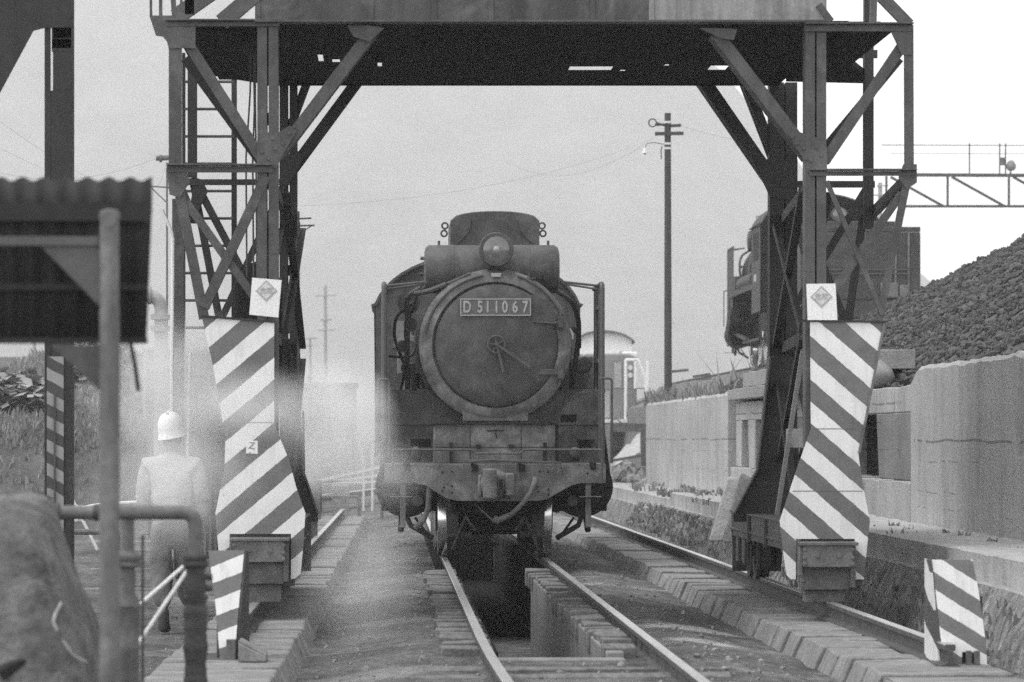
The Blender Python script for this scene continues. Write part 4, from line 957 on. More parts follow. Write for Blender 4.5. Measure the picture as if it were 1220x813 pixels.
# guard irons, brake gear between the wheels
for s, px in ((-1, 540), (1, 640)):
    mb = MB(); x = lx(px, .1); mb.bar((x + s * .02, .05, lz(600)), (x, .05, lz(640)), .14, .03); mb.build('brake_hanger', M['loco'], lo, bev=.006)
    mb = MB(); mb.bar((s * .3, .0, lz(607)), (s * .49, .02, lz(655)), .02, .02); mb.bar((s * .34, -.02, lz(615)), (s * .22, -.02, lz(632)), .03, .02); mb.build('guard_iron', M['pipe'], lo)
    mb = MB(); mb.bx(lx(548 if s < 0 else 621), lx(563 if s < 0 else 634), .3, .33, lz(641), lz(622)); mb.build('brake_plate', M['loco_lo'], lo, bev=.006)
mb = MB(); mb.tube([(lx(528), .2, lz(630)), (lx(653), .2, lz(630))], .03, 8); mb.bx(lx(568), lx(596), .5, .53, lz(652), lz(648)); mb.bx(lx(586), lx(588.5), .5, .53, lz(668), lz(652)); mb.build('brake_beam', BD, lo)
for s in ():       # rail guards outside the wheels
    mb = MB(); mb.bar((s * .585, -.1, .75), (s * .6, -.02, .06), .09, .03); mb.bx(s * .55, s * .66, -.03, .03, .03, .1); mb.build('guard_iron', M['wheel'] if 0 else M['cast'], lo, bev=.006)
mb = MB(); mb.bx(-.95, .95, 6.9, 8.9, .75, 1.6); mb.bx(-.47, .47, 6.6, 9.0, .1, .9); mb.build('ashpan', BD, lo); mb = MB(); mb.bx(-1.2, 1.2, 10.9, 11.1, .3, 1.2); mb.build('drag_beam', BD, lo); mb = MB(); mb.bx(-.47, .47, 1.6, 6.5, .62, 1.5); mb.build('underframe_block', BD, lo)  # underframe masses added to block daylight and view beneath the boiler
# cab
yc = 9.0
for s in (-1, 1):
    mb = MB(); mb.bx(s * 1.38, s * 1.39, yc, yc + 2.3, 1.15, 3.2); mb.bx(s * 1.375, s * 1.4, yc + .02, yc + 2.28, 1.1, 1.148); cs = mb.build('cab_side', B, lo)
    mb = MB(); mb.bx(s * 1.391, s * 1.396, yc + .5, yc + 1.9, 2.35, 3.0); mb.build('side_window', BD, cs)
    mb = MB(); mb.bx(s * 1.391, s * 1.397, yc + .7, yc + 1.3, 1.85, 2.02); mb.build('cab_plate', M['brass'], cs)
roof = [(-1.44, 3.16)] + [(1.42 * sin(t), 3.18 + .68 * (cos(t) - cos(R(78))) / (1 - cos(R(78)))) for t in [R(-78 + 156 * i / 20) for i in range(21)]] + [(1.44, 3.16)]
mb = MB(); mb.prism(roof + [(p[0] * .985, p[1] - .03) for p in roof[::-1]], yc - .15, yc + 2.7); mb.build('cab_roof', B, lo)
mb = MB(); fr_ = [(p[0] * .975, p[1] - .035) for p in roof]; mb.prism([(-1.378, 1.15), (1.378, 1.15)] + fr_[::-1], yc, yc + .02); cf = mb.build('cab_front', B, lo)
for s, px in ((-1, 479), (1, 690)):
    x = -1.02 if s < 0 else 1.02; mb = MB(); mb.bx(x - .12, x + .12, yc - .02, yc - .003, 2.6, 2.95); wn = mb.build('front_window', M['diesel'], cf)
    mb = MB(); mb.bx(x - .15, x + .15, yc - .03, yc - .021, 2.95, 2.98); mb.bx(x - .15, x + .15, yc - .03, yc - .021, 2.57, 2.6); mb.bx(x - .15, x - .12, yc - .03, yc - .021, 2.6, 2.95); mb.bx(x + .12, x + .15, yc - .03, yc - .021, 2.6, 2.95); mb.build('frame', B, wn)
mb = MB(); mb.bx(-1.38, 1.38, yc + 2.2, yc + 2.22, 1.15, 2.2); mb.build('cab_back', BD, lo)
# pump, tanks and pipes on the left, box and fittings on the right
mb = MB(); mb.lathe([(.14, 0), (.15, .03), (.15, .38), (.1, .4), (.1, .55), (.17, .57), (.17, .95), (.12, 1.0), (0, 1.02)], (-.93, 2.4, 1.55), (0, 0, 1), 20); mb.build('air_pump', B, lo)
mb = MB(); mb.cyl((-1.02, 3.4, 2.05), (-1.02, 6.5, 2.05), .2, None, 20); mb.build('air_tank', B, lo)
mb = MB(); mb.cyl((1.02, 2.4, 2.05), (1.02, 6.5, 2.05), .2, None, 20); mb.build('air_tank', B, lo)
mb = MB(); mb.bx(.92, 1.2, 1.5, 1.9, 1.9, 2.3); mb.cyl((1.06, 1.45, 2.2), (1.06, 1.3, 2.2), .1, None, 16); mb.build('lubricator_box', M['cast'], lo, bev=.02)
P_ = [[(-.83, .2, 3.05), (-1.0, .3, 2.95), (-.98, .5, 2.7), (-.99, .6, 2.3), (-.98, .75, 1.9)], [(-.7, .3, 3.1), (-.86, .4, 3.02), (-.93, .6, 2.8), (-1.02, .8, 2.6), (-.97, 1., 2.3), (-1.06, 1., 1.9)], [(-.55, -.02, 3.08), (-.75, .05, 3.0), (-.9, .2, 2.98)],
      [(-.92, .7, 2.9), (-1.12, .8, 2.75), (-1.14, 1., 2.5), (-1.02, 1., 2.2)], [(-.94, .2, 2.2), (-.9, .4, 1.8), (-.86, .7, 1.2)], [(-1.2, 1.3, 2.3), (-.9, 1.3, 2.28), (-.88, 1.4, 2.6)],
      [(.7, .3, 3.02), (.9, .5, 2.9), (.98, .8, 2.7), (1.0, 1.2, 2.4)], [(-.28, -.03, 3.2), (-.5, -.02, 3.1), (-.82, .1, 2.98)], [(.9, .6, 2.6), (.98, .7, 2.55), (.95, .8, 2.3), (.9, .9, 1.9)]]
for k, p in enumerate(P_):
    mb = MB(); mb.tube(bend(p, .12, 5), .03 if k % 2 == 0 else .018, 8); mb.build('steam_pipe', M['pipe'] if k % 2 == 0 else M['loco'], lo)
mb = MB(); cc = (-.97, .75, 2.9)
for i, (dx, dz, rr) in enumerate(((0, 0, .13), (.02, -.25, .08), (-.06, -.5, .07), (.0, -.75, .09))): mb.cyl((cc[0] + dx, cc[1], cc[2] + dz), (cc[0] + dx, cc[1] + .12, cc[2] + dz), rr, None, 14)
mb.build('valve', B, lo)
mb = MB(); mb.tube([(lx(678, .2), .2, lz(392, .2)), (lx(682, .2), .2, lz(398, .2)), (lx(682, .2), .2, lz(404, .2))], .016, 6); mb.build('pale_hose', M['wht_paint'], lo)
mb = MB(); mb.bx(lx(617, -.0), lx(638, -.0), -.06, .1, lz(333), lz(331)); mb.tube([(lx(630), 0, lz(332)), (lx(630), 0, lz(324))], .02, 6); mb.build('foot_plate', B, lo)

# second locomotive, seen from behind on the raised coal track
RZ = 3.36
l2 = copy_tree(lo, None, skip=('number_plate', 'small_plate', 'pale_hose'))
l2['label'] = 'distant steam locomotive on the raised track, largely hidden by a crane leg'
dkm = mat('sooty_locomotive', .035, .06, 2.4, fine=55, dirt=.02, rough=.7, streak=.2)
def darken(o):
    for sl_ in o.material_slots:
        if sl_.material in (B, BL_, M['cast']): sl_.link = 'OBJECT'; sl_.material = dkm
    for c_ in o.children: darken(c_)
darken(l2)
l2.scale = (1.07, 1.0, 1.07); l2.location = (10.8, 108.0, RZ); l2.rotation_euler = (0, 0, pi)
lo.location = (LX, LY, 0)
td = thing('tender', 'dark tender behind the distant locomotive on the raised track above the coal heap', 'tender', (11.1, 91, RZ))
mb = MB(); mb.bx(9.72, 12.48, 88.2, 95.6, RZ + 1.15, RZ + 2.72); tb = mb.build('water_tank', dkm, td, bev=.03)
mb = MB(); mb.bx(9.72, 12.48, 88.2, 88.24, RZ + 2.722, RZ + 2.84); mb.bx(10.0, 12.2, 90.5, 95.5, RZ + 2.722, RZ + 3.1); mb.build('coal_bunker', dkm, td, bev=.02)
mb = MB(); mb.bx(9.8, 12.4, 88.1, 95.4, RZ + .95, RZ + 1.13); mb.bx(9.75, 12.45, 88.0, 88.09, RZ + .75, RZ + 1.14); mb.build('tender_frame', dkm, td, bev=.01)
mb = MB(); mb.bx(11.55, 11.95, 88.02, 88.18, RZ + 1.2, RZ + 1.55); mb.bx(11.98, 12.2, 88.02, 88.18, RZ + 1.22, RZ + 1.5); mb.build('tool_box', M['cast'], td, bev=.02)
for z in (1.75, 1.84): mb = MB(); mb.bx(10.4, 12.2, 88.15, 88.198, RZ + z, RZ + z + .025); mb.build('hand_rail', M['pipe'], td)
for x in (11.9, 12.2):
    mb = MB(); mb.bx(x - .02, x + .02, 88.15, 88.198, RZ + 1.25, RZ + 2.7); mb.build('ladder_rail', M['loco_lo'], td)
c = (10.6 + .75, 88.1, RZ + 2.42)
mb = MB(); mb.lathe([(.17, 0), (.19, -.02), (.19, .1)], (wx(1016, 88.1), 88.1, wz(256, 88.1)), (0, 1, 0), 24); tl_ = mb.build('tail_lamp', M['loco'], td)
mb = MB(); mb.lathe([(0, -.03), (.14, -.025), (.165, -.01)], (wx(1016, 88.1), 88.1, wz(256, 88.1)), (0, 1, 0), 24); mb.build('lens', M['glass'], tl_)
mb = MB(); mb.bx(wx(1016, 88.1) - .05, wx(1016, 88.1) + .05, 88.1, 88.2, RZ + 2.7, wz(262, 88.1)); mb.build('lamp_bracket', M['loco'], tl_)
for y in (89.4, 90.9, 93, 94.5):
    mb = MB()
    for x in (10.52, 11.68): mb.cyl((x - .06, y, RZ + .43), (x + .06, y, RZ + .43), .43, None, 28)
    mb.cyl((10.5, y, RZ + .43), (11.7, y, RZ + .43), .07); mb.build('wheelset', M['loco_dk'], td)
td.location.x -= .3
# ------------------------------------------------------------ retaining walls, ledge, coal, raised track
XW = 5.3
def rough_wall(name, label, cat, y0, y1, ztop, x0, x1, zb, m, step=.14, amp=.03, group=None):
    "wall with a worn, slightly uneven top edge and face"
    mb = MB(); ny = max(2, int((y1 - y0) / step)); nz = 10
    def q(y, z, x): return x + .004 * noise.noise((y * .5, z * 1.3, 5)) + .003 * noise.noise((y * 5, z * 5, 8))
    for i in range(ny + 1):
        y = y0 + (y1 - y0) * i / ny; zt = ztop(y) + amp * noise.noise((y * 1.7, 0, 2)) + amp * .5 * noise.noise((y * 6, 1, 2))
        row = [(q(y, zb + (zt - .04 - zb) * k / nz, x0), y, zb + (zt - .04 - zb) * k / nz) for k in range(nz + 1)] + [(x0 + .035, y, zt), (x1, y, zt - .02), (x1, y, zb)]
        mb.v += row
    n = nz + 4
    for i in range(ny):
        for k in range(n - 1): a = i * n + k; mb.f.append((a, a + 1, a + n + 1, a + n)); mb.m.append(0)
    mb.f.append(tuple(range(n))); mb.m.append(0); mb.f.append(tuple(ny * n + k for k in range(n))[::-1]); mb.m.append(0)
    o = mb.build(name, m)
    return tag(o, label, cat, group) if label else o
rough_wall('retaining_wall', 'big cracked concrete retaining wall with coal heaped right up behind it', 'wall', 17, 39.1, lambda y: 2.07 - max(0, y - 38.6) * .25, XW, XW + .5, .42, M['conc'])
rough_wall('retaining_wall', 'smooth concrete retaining wall topped with weeds, at the foot of the tall dark pole', 'wall', 60.2, 79.6, lambda y: 2.06 - .012 * (79.6 - y) * 0 + .0, XW, XW + .5, .3, M['conc'])
# recessed trestle wall with narrow openings and a cap beam
tw = thing('trestle_wall', 'old concrete trestle wall with narrow dark openings and a crumbling cap, behind a crane leg', 'wall', (5.6, 50, .4))
xf = XW + .12
def front(y0, y1, z0, z1, dx=0., m=None, name='wall_panel'):
    mb = MB(); n = max(1, int((y1 - y0) / .5))
    for i in range(n): 
        a, b = y0 + (y1 - y0) * i / n, y0 + (y1 - y0) * (i + 1) / n
        j = .015 * noise.noise((a * 2, z0, 1))
        mb.bx(xf + dx + j, xf + .6, a, b - .002, z0, z1 + .03 * noise.noise((a * 3, 4, z1)))
    return mb.build(name, m or M['conc'], tw, bev=.01)
# piers (tapered openings are the gaps between them)
zlo, zop, zcap = .9, 1.62, 1.9
opens = [(42.6, 46.4), (48.0, 50.0), (51.8, 53.6), (55.9, 57.1), (58.0, 59.3)]
ycur = 39.3
for a, b in opens + [(60.2, 60.2)]:
    mb = MB()
    t = .22
    mb.prism([(ycur, zlo), (a + .02, zlo), (a + t, zop), (max(ycur, ycur - t if ycur > 39.4 else ycur), zop)] if ycur > 39.4 else [(ycur, zlo), (a, zlo), (a + t, zop), (ycur, zop)], xf, xf + .5, 'x')
    mb.build('pier', M['conc'] if ycur > 50 else M['conc_dk'], tw, bev=.015)
    ycur = b
front(39.3, 60.15, zop + .002, zcap, 0., M['conc'] , 'lintel')
front(39.3, 60.15, .42, zlo - .002, -.1, M['conc'], 'plinth')
mb = MB(); mb.bx(xf + .34, xf + .39, 39.3, 60, .4, 2.0); mb.build('opening_shade', M['deck'], tw)  # black sheet close behind the piers, put in to darken the openings
front(50.0, 60.1, zcap + .036, 2.1, -.14, M['rock'], 'cap')
front(44.0, 60.1, 2.14, 2.36, .1, M['rock'], 'kerb')
mb = MB(); rr = random.Random(5)
a = W(1041, 466, 45); b = W(1066, 430, 45)
bm_ = bmesh.new(); bmesh.ops.create_icosphere(bm_, subdivisions=3, radius=1)
rk = MB(); rk.v = [tuple(Vector((5.55 + .32 * v.co.x * (1 + .25 * noise.noise(v.co * 1.5)), 44.6 + .9 * v.co.y, 2.06 + .26 * max(-.6, v.co.z) * (1 + .3 * noise.noise(v.co * 2 + Vector((3, 1, 0))))))) for v in bm_.verts]
rk.f = [tuple(v.index for v in f.verts) for f in bm_.faces]; rk.m = [0] * len(rk.f); rk.build('broken_cap_end', M['rock'], tw)
rc = random.Random(9)
ico = bmesh.new(); bmesh.ops.create_icosphere(ico, subdivisions=1, radius=1); iv = [v.co.copy() for v in ico.verts]; fi = [tuple(v.index for v in f.verts) for f in ico.faces]
def lump(mbb, x, y, z, s, rnd=rc):
    o = Vector((rnd.random() * 9, rnd.random() * 9, rnd.random() * 9)); sx, sy, sz = [s * rnd.uniform(.6, 1.2) for _ in range(3)]
    ks = [rnd.uniform(.62, 1.25) for _ in iv]
    mbb.add([(x + v.x * sx * k_, y + v.y * sy * k_, z + v.z * sz * k_) for v, k_ in zip(iv, ks)], fi)
# ledge in front of the walls with a rough stone bank below
lg = MB(); ys_ = [15 + .3 * i for i in range(225)]
prof = lambda y: [(4.12 + .1 * noise.noise((y, 0, 1)), -.3), (4.22 + .08 * noise.noise((y * 2, 3, 1)), -.02 + .05 * noise.noise((y * 3, 0, 4))), (4.3 + .07 * noise.noise((y * 3, 5, 1)), .16), (4.36, .27 + .02 * noise.noise((y * 2, 1, 1))), (4.375, .29), (4.38, .49 + .012 * noise.noise((y * 2, 7, 1))), (4.42, .505), (4.7, .50 + .02 * noise.noise((y * 2, 8, 3))), (5.1, .49 + .03 * noise.noise((y * 2, 9, 3))), (6.2, .5)]
for y in ys_: lg.v += [(x, y, z - (.1 if y > 60 else 0)) for x, z in prof(y)]
n = 10
for i in range(len(ys_) - 1):
    for k in range(n - 1): a = i * n + k; lg.f.append((a, a + 1, a + n + 1, a + n)); lg.m.append(1 if k < 3 else 0)
lg.f.append(tuple(range(n))); lg.m.append(0)
M['bank'] = mat('rough_stone_bank', .05, .42, 4.5, (1, 1.6, .5), fine=14, bs=.9, bd=.05, rough=.95, streak=.3)
tag(lg.build('ledge', [M['conc'], M['bank']], recalc=True), 'low concrete ledge with a rough stony bank running along the foot of the concrete walls', 'ledge')
bs_ = MB(); rq = random.Random(77)
for _ in range(1500):
    y = 20 + 48 * rq.random() ** 1.3; t = rq.random(); s_ = .015 + .045 * rq.random() ** 2
    p_ = prof(y); zz = -.18 + .43 * t; xx = p_[0][0] + (p_[3][0] - p_[0][0]) * (zz + .3) / .57; lump(bs_, xx + .02, y, zz, s_, rq)
tag(bs_.build('stones', M['bank'], recalc=False, smooth=False), kind='stuff')
# raised ground behind the walls
rg = MB(); gx = [XW + .3, 6.5, 8, 11, 16, 30, 60]; gy = [27, 32, 36, 40, 50, 60, 70, 80, 82, 84]
def rz(x, y): return (1.9 if y < 60 else 1.93) + (min(1, max(0, x - 7) / 3) * 1.2 if y > 55 else 0) + .05 * noise.noise((x, y * .5, 0)) - (2.6 if y > 83 and x < 8 else (1.2 if y > 81.5 and x < 8 else 0))
gx = [XW + .3 + .35 * i for i in range(20)] + [14, 18, 30, 60]; gy = [27 + 1.0 * i for i in range(58)] + [90, 110, 140]
for y in gy: rg.v += [(x, y, rz(x, y)) for x in gx]
for j in range(len(gy) - 1):
    for i in range(len(gx) - 1): a = j * len(gx) + i; rg.f.append((a, a + 1, a + 1 + len(gx), a + len(gx))); rg.m.append(0)
M['bankearth'] = mat('bank_earth', .1, .22, 1.5, fine=25, bs=.7, bd=.04, rough=.95)
tag(rg.build('raised_ground', M['bankearth'], recalc=False), kind='structure')
tk = thing('railway_track', 'raised track on the embankment under the distant locomotive', 'track', (11.1, 100, RZ - .3), 0, 'railway tracks')
for x in (10.23, 11.37): rail([(x, y) for y in (84, 100, 140)], RZ, tk)
mb = MB(); mb.prism([(9.3, 2.5), (13, 2.5), (12.6, RZ - .15), (9.8, RZ - .15)], 84, 140); mb.build('ballast', M['bankearth'], tk)
# coal heap: a rough slope covered with lumps
def cz(x, y):
    e = 1.93 + .545 * (x - 5.75) + .012 * (y - 40)
    f1 = 2.0 + .62 * (y - 34.5) * 1.0 + .18 * (x - 5.6)
    bk_ = 1.9 + .5 * (66 - y)
    z = min(e, f1, bk_, 5.2)
    return z + .1 * noise.noise((x * .7, y * .5, 3)) + .06 * noise.noise((x * 2, y * 1.6, 5))
ch = MB(); cx = [5.5 + .12 * i for i in range(64)]; cyy = [31 + .2 * i for i in range(170)]
for y in cyy: ch.v += [(x, y, max(1.86, cz(x, y)) + .035 * noise.noise((x * 9, y * 7, 1))) for x in cx]
for j in range(len(cyy) - 1):
    for i in range(len(cx) - 1): a = j * len(cx) + i; ch.f.append((a, a + 1, a + 1 + len(cx), a + len(cx))); ch.m.append(0)
rc = random.Random(9)
for k in range(30000):
    y = 32 + 33 * rc.random() ** 1.2; x = 5.5 + rc.random() * 6.2
    z = cz(x, y)
    if z < 1.88: continue
    lump(ch, x, y, z + .015, .018 + .05 * rc.random() ** 4)
tag(ch.build('coal_heap', M['coal'], recalc=False, smooth=False, off=(7.5, 42, 1.9)), 'tall heap of black coal piled behind the retaining wall', 'coal heap')
ico.free()

# tufts and weeds
def tuft(mb, x, y, z, h, n, rnd, spread=.12):
    for _ in range(n):
        a = rnd.uniform(0, 2 * pi); d = rnd.random() * spread; hh = h * rnd.uniform(.5, 1.2); bx_, by_ = x + d * cos(a), y + d * sin(a)
        lean_ = rnd.uniform(.1, .6) * hh; wd = .012 * rnd.uniform(.7, 1.6) + .0002 * y; t = rnd.uniform(0, pi)
        tip = (bx_ + lean_ * cos(a), by_ + lean_ * sin(a), z + hh); mid = (bx_ + lean_ * .35 * cos(a), by_ + lean_ * .35 * sin(a), z + hh * .6)
        c_, s_ = wd * cos(t), wd * sin(t)
        mb.add([(bx_ - c_, by_ - s_, z - .03), (bx_ + c_, by_ + s_, z - .03), (mid[0] + c_ * .7, mid[1] + s_ * .7, mid[2]), tip, (mid[0] - c_ * .7, mid[1] - s_ * .7, mid[2])], [(0, 1, 2, 3, 4)])
M['grass'] = mat('dry_grass', .14, .34, .8, fine=3, bs=0, rough=.9)
rg_ = random.Random(21); gm = MB()
for _ in range(1300):
    y = 62 + rg_.random() * 20; x = XW + .15 + rg_.random() ** 1.3 * 3.5; z = rz(max(x, XW + .3), y) if x > XW + .3 else 2.02
    tuft(gm, x, y, z, .1 + .28 * rg_.random() ** 2, 7, rg_, .15)
for _ in range(14): 
    y = 64 + rg_.random() * 15; x = XW + .6 + rg_.random() * 2; tuft(gm, x, y, rz(x, y), 1.1, 2, rg_, .05)
for _ in range(90):
    y = 24 + rg_.random() * 50; x = 4.3 + rg_.random() * .9; tuft(gm, x, y, .46, .05 + .05 * rg_.random(), 5, rg_, .1)
for _ in range(420):
    y = 22 + rg_.random() * 45; t = rg_.random(); tuft(gm, 4.16 + .16 * t, y, -.15 + .38 * t, .03 + .035 * rg_.random(), 5, rg_, .06)
tag(gm.build('grass', M['grass'], recalc=False, smooth=False), kind='stuff')
# fallen stems, boards on top of the bank
sl_ = thing('timber_stack', 'a few dark boards lying among weeds on top of the far wall', 'timber', W(824, 450, 75))
for a, b in (((800, 443), (820, 441)), ((826, 449), (846, 446)), ((830, 452), (847, 451))):
    mb = MB(); mb.bar(W(*a, 75), W(*b, 75), .25, .05, (0, 0, 1)); mb.build('board', M['timber'], sl_)
# ------------------------------------------------------------ grassy bank on the left
def bz(x, y):
    k = min(1, max(0, (-2.3 - x) / 1.3)); k = k * k * (3 - 2 * k)
    t = y - 62
    h = 1.55 * min(1, max(0, t / 1.6)) + min(max(0, t - 1.6), 34) * .06
    return -.3 + k * (h + .12) + .07 * noise.noise((x * 1.2, y * .8, 2)) + .04 * noise.noise((x * 4, y * 3, 7))
eb = MB(); ex_ = [-40, -25, -16, -11] + [-8 + .2 * i for i in range(32)]; ey_ = [60 + .2 * i for i in range(30)] + [66 + 1.2 * i for i in range(40)]
for y in ey_: eb.v += [(x, y, bz(x, y)) for x in ex_]
for j in range(len(ey_) - 1):
    for i in range(len(ex_) - 1): a = j * len(ex_) + i; eb.f.append((a, a + 1, a + 1 + len(ex_), a + len(ex_))); eb.m.append(0)
M['leftbank'] = mat('left_bank_earth', .07, .16, 1.5, fine=20, bs=.7, bd=.04, rough=.95)
tag(eb.build('bank', M['leftbank'], recalc=False), kind='structure')
M['grass_lt'] = mat('pale_grass', .16, .36, .6, fine=3, bs=0, rough=.9)
r6 = random.Random(33); gm = MB()
for _ in range(5200):
    y = 63.4 + 50 * r6.random() ** 1.5; x = -9 + r6.random() * 6.4
    tuft(gm, x, y, bz(x, y), .08 + .2 * r6.random() ** 2, 6, r6, .2)
for _ in range(260):
    y = 62.3 + 1.8 * r6.random(); x = -8 + r6.random() * 5.2; tuft(gm, x, y, bz(x, y), .06 + .14 * r6.random() ** 2, 6, r6, .2)
tag(gm.build('grass', M['grass_lt'], recalc=False, smooth=False), kind='stuff')

# ------------------------------------------------------------ foreground shelter: tarred corrugated sheet on a pole
YS = 12.4
sh = thing('corrugated_shelter', 'dark corrugated iron shelter on a worn steel pole beside the ash mound', 'shelter', (wx(60, YS), YS, -.2))
x0, x1 = wx(-150, YS), wx(178, YS); zt, zb_ = wz(210, YS), wz(409, YS)
mb = MB(); per = wx(26, YS) - wx(0, YS); nx_ = 300
for k, (z, dy) in enumerate(((zt, .02), (wz(240, YS), .012), (zb_, -.05))):
    for i in range(nx_ + 1):
        x = x0 + (x1 - (.015 if k == 2 else 0) - x0) * i / nx_
        ph = 2 * pi * (x - x1) / per; cr = .009 * cos(ph)
        mb.v.append((x, YS + .12 + dy + cr, z + (.0075 * cos(ph) if k == 0 else 0)))
for k in range(2):
    for i in range(nx_): a = k * (nx_ + 1) + i; mb.f.append((a, a + 1, a + nx_ + 2, a + nx_ + 1)); mb.m.append(0)
o = mb.build('corrugated_sheet', M['corr'], sh, recalc=False); sm = o.modifiers.new('thick', 'SOLIDIFY'); sm.thickness = .004; sm.offset = 0
mb = MB(); mb.bx(x0, wx(176, YS), YS + .07, YS + .1, wz(262, YS), wz(240, YS)); mb.bx(x0, wx(174, YS), YS + .05, YS + .08, wz(409, YS), wz(402, YS)); mb.bx(x0, wx(174, YS), YS + .07, YS + .1, wz(345, YS), wz(337, YS)); mb.build('purlin', M['corr'], sh)
yp_ = YS - .06
mb = MB(); mb.bx(x0, wx(118, yp_), yp_ - .0, yp_ + .05, wz(293, yp_), wz(282, yp_)); mb.build('cross_bar', M['gusset'], sh, bev=.002)
px0 = wx(130.5, yp_)
mb = MB(); mb.lathe([(.031, -.3), (.031, 0), (.034, .001), (.034, .014), (.028, .03), (0, .036)], (px0, yp_, wz(262, yp_)), (0, 0, 1), 20); mb.cyl((px0, yp_, -.2), (px0, yp_, wz(262, yp_) - .29), .033, None, 20)
mb.build('post', M['pole'], sh)
mb = MB(); mb.cyl((px0 - .003, yp_ - .035, wz(262, yp_)), (px0 - .003, yp_ - .02, wz(262, yp_)), .026, None, 20); mb.build('post_cap', M['pole'], sh)
for poly in ([(44, 289), (119, 289), (119, 366)], [(60, 411), (119, 411), (119, 466)]):
    mb = MB(); mb.prism([(wx(a, yp_), wz(b, yp_)) for a, b in poly], yp_ + .012, yp_ + .02); mb.build('bracket', M['gusset'] if poly[0][1] < 400 else M['crane'], sh, bev=.001)
mb = MB(); mb.bx(wx(-140, yp_), wx(-115, yp_), yp_, yp_ + .07, -.2, zt - .1); mb.build('post', M['pole'], sh)
mb = MB(); mb.tube([W(155, 408, YS + .1), W(160, 430, YS + .1), W(165, 466, YS + .1)], .007, 6); mb.build('hanging_strap', M['corr'], sh)
# second striped gantry post beyond the shelter
YG = 26.5
gp = thing('gantry_post', 'dark steel gantry post with a faded striped foot, rising behind the corrugated shelter', 'gantry post', (wx(70, YG), YG, -.15))
mb = MB(); a, b = wx(53, YG), wx(85, YG)
mb.bx(a, wx(60.2, YG), YG, YG + .02, -.15, 5.2); mb.bx(wx(61.6, YG), b, YG, YG + .02, wz(62, YG), 5.2); mb.bx(wx(60.2, YG), wx(61.6, YG), YG + .001, YG + .021, wz(31, YG), 5.2)
mb.bx(wx(61.6, YG), b, YG, YG + .02, -.15, wz(108, YG)); mb.bx(wx(61.6, YG), b, YG, YG + .02, wz(58, YG), wz(46, YG)); mb.bx(wx(63, YG), b, YG, YG + .02, wz(108, YG), wz(62, YG))
mb.bx(wx(60.2, YG), wx(61.6, YG), YG + .001, YG + .021, -.15, wz(108, YG)); mb.bx(wx(63, YG), b, YG, YG + .02, wz(46, YG), wz(31, YG))
mb.bx(a, a + .02, YG + .021, YG + .25, -.15, 5.2); mb.bx(b - .02, b, YG + .021, YG + .25, -.15, 5.2); mb.build('column', M['crane_dk'], gp, bev=.003)
ms = stripe_mat('stripes_faded', .55, .165, 10.02, .05, .3)
mb = MB(); mb.bx(wx(56, YG), wx(76, YG), YG - .012, YG - .002, -.1, wz(425, YG)); mb.build('striped_foot', ms, gp)
mb = MB(); mb.bx(wx(64.5, YG), wx(66.5, YG), YG - .03, YG - .0125, -.1, wz(470, YG)); mb.build('conduit', M['rust'], gp)
mb = MB(); mb.prism([(wx(c_, YG), wz(d, YG)) for c_, d in ((-160, -60), (88, -60), (88, 33), (52, 34), (40, 37), (-2, 115), (-60, 120), (-160, 120))], YG - .022, YG - .001); mb.build('portal_plate', M['crane_dk'], gp)

# ------------------------------------------------------------ ash mound in the left corner
YA = 14.5
am = MB(); na = 70
def az(x, y):
    pts = [(-60, 596), (0, 597), (25, 600), (50, 607), (66, 620), (80, 660), (95, 700), (110, 745), (125, 815), (140, 900), (190, 1000)]
    px = VX + x * F / YA; zt = None
    for (a, b), (c_, d) in zip(pts, pts[1:]):
        if a <= px <= c_: zt = b + (d - b) * (px - a) / (c_ - a)
    if zt is None: zt = 596 if px < 0 else 1000
    top = H - (zt - VY) * YA / F
    t = (y - YA) / (1.1 if y > YA else .9)
    k = max(0, 1 - t * t)
    fold = abs(noise.noise((x * 3.1, y * 2.2, 3))) * .09 + abs(noise.noise((x * 7 + 2, y * 5, 8))) * .04
    return -.3 + (top + .3) * k ** .6 + .035 * noise.noise((x * 4, y * 4, 1)) + .02 * noise.noise((x * 11, y * 11, 5)) - fold + .05
for j in range(na + 1):
    for i in range(na + 1):
        x = -3.0 + 2.15 * i / na; y = YA - 1.2 + 2.4 * j / na; am.v.append((x, y, az(x, y)))
for j in range(na):
    for i in range(na): a = j * (na + 1) + i; am.f.append((a, a + 1, a + na + 2, a + na + 1)); am.m.append(0)
tag(am.build('ash_mound', M['ash'], recalc=False), 'grey mound of ash with a scrap of pale rope on it', 'ash mound')
def on_mound(px, py):
    "drop the view ray onto the front of the mound"
    y = YA - .9
    while y < YA + .2:
        p = W(px, py, y)
        if az(p.x, y) >= p.z: return Vector((p.x, y - .004, p.z))
        y += .005
    return W(px, py, YA - .2)
mb = MB(); pts = [on_mound(*p) for p in ((72, 719), (68, 727), (65, 733), (63, 741), (66, 748), (67, 753))]; mb.tube(pts, [.008, .005, .008, .006, .009, .005], 6)
pts = [on_mound(*p) for p in ((74, 763), (80, 772), (87, 781), (95, 786), (103, 789))]; mb.tube(pts, [.005, .01, .006, .008, .005], 6); tag(mb.build('rope_scrap', M['cloth']), 'scrap of pale rope lying on the grey ash mound', 'rope')
mb = MB(); mb.tube([on_mound(*p) for p in ((0, 804), (14, 795), (30, 787))], [.03, .024, .008], 6); tag(mb.build('dark_stick', M['loco_dk']), 'short dark stick poking from the foot of the ash mound', 'stick')

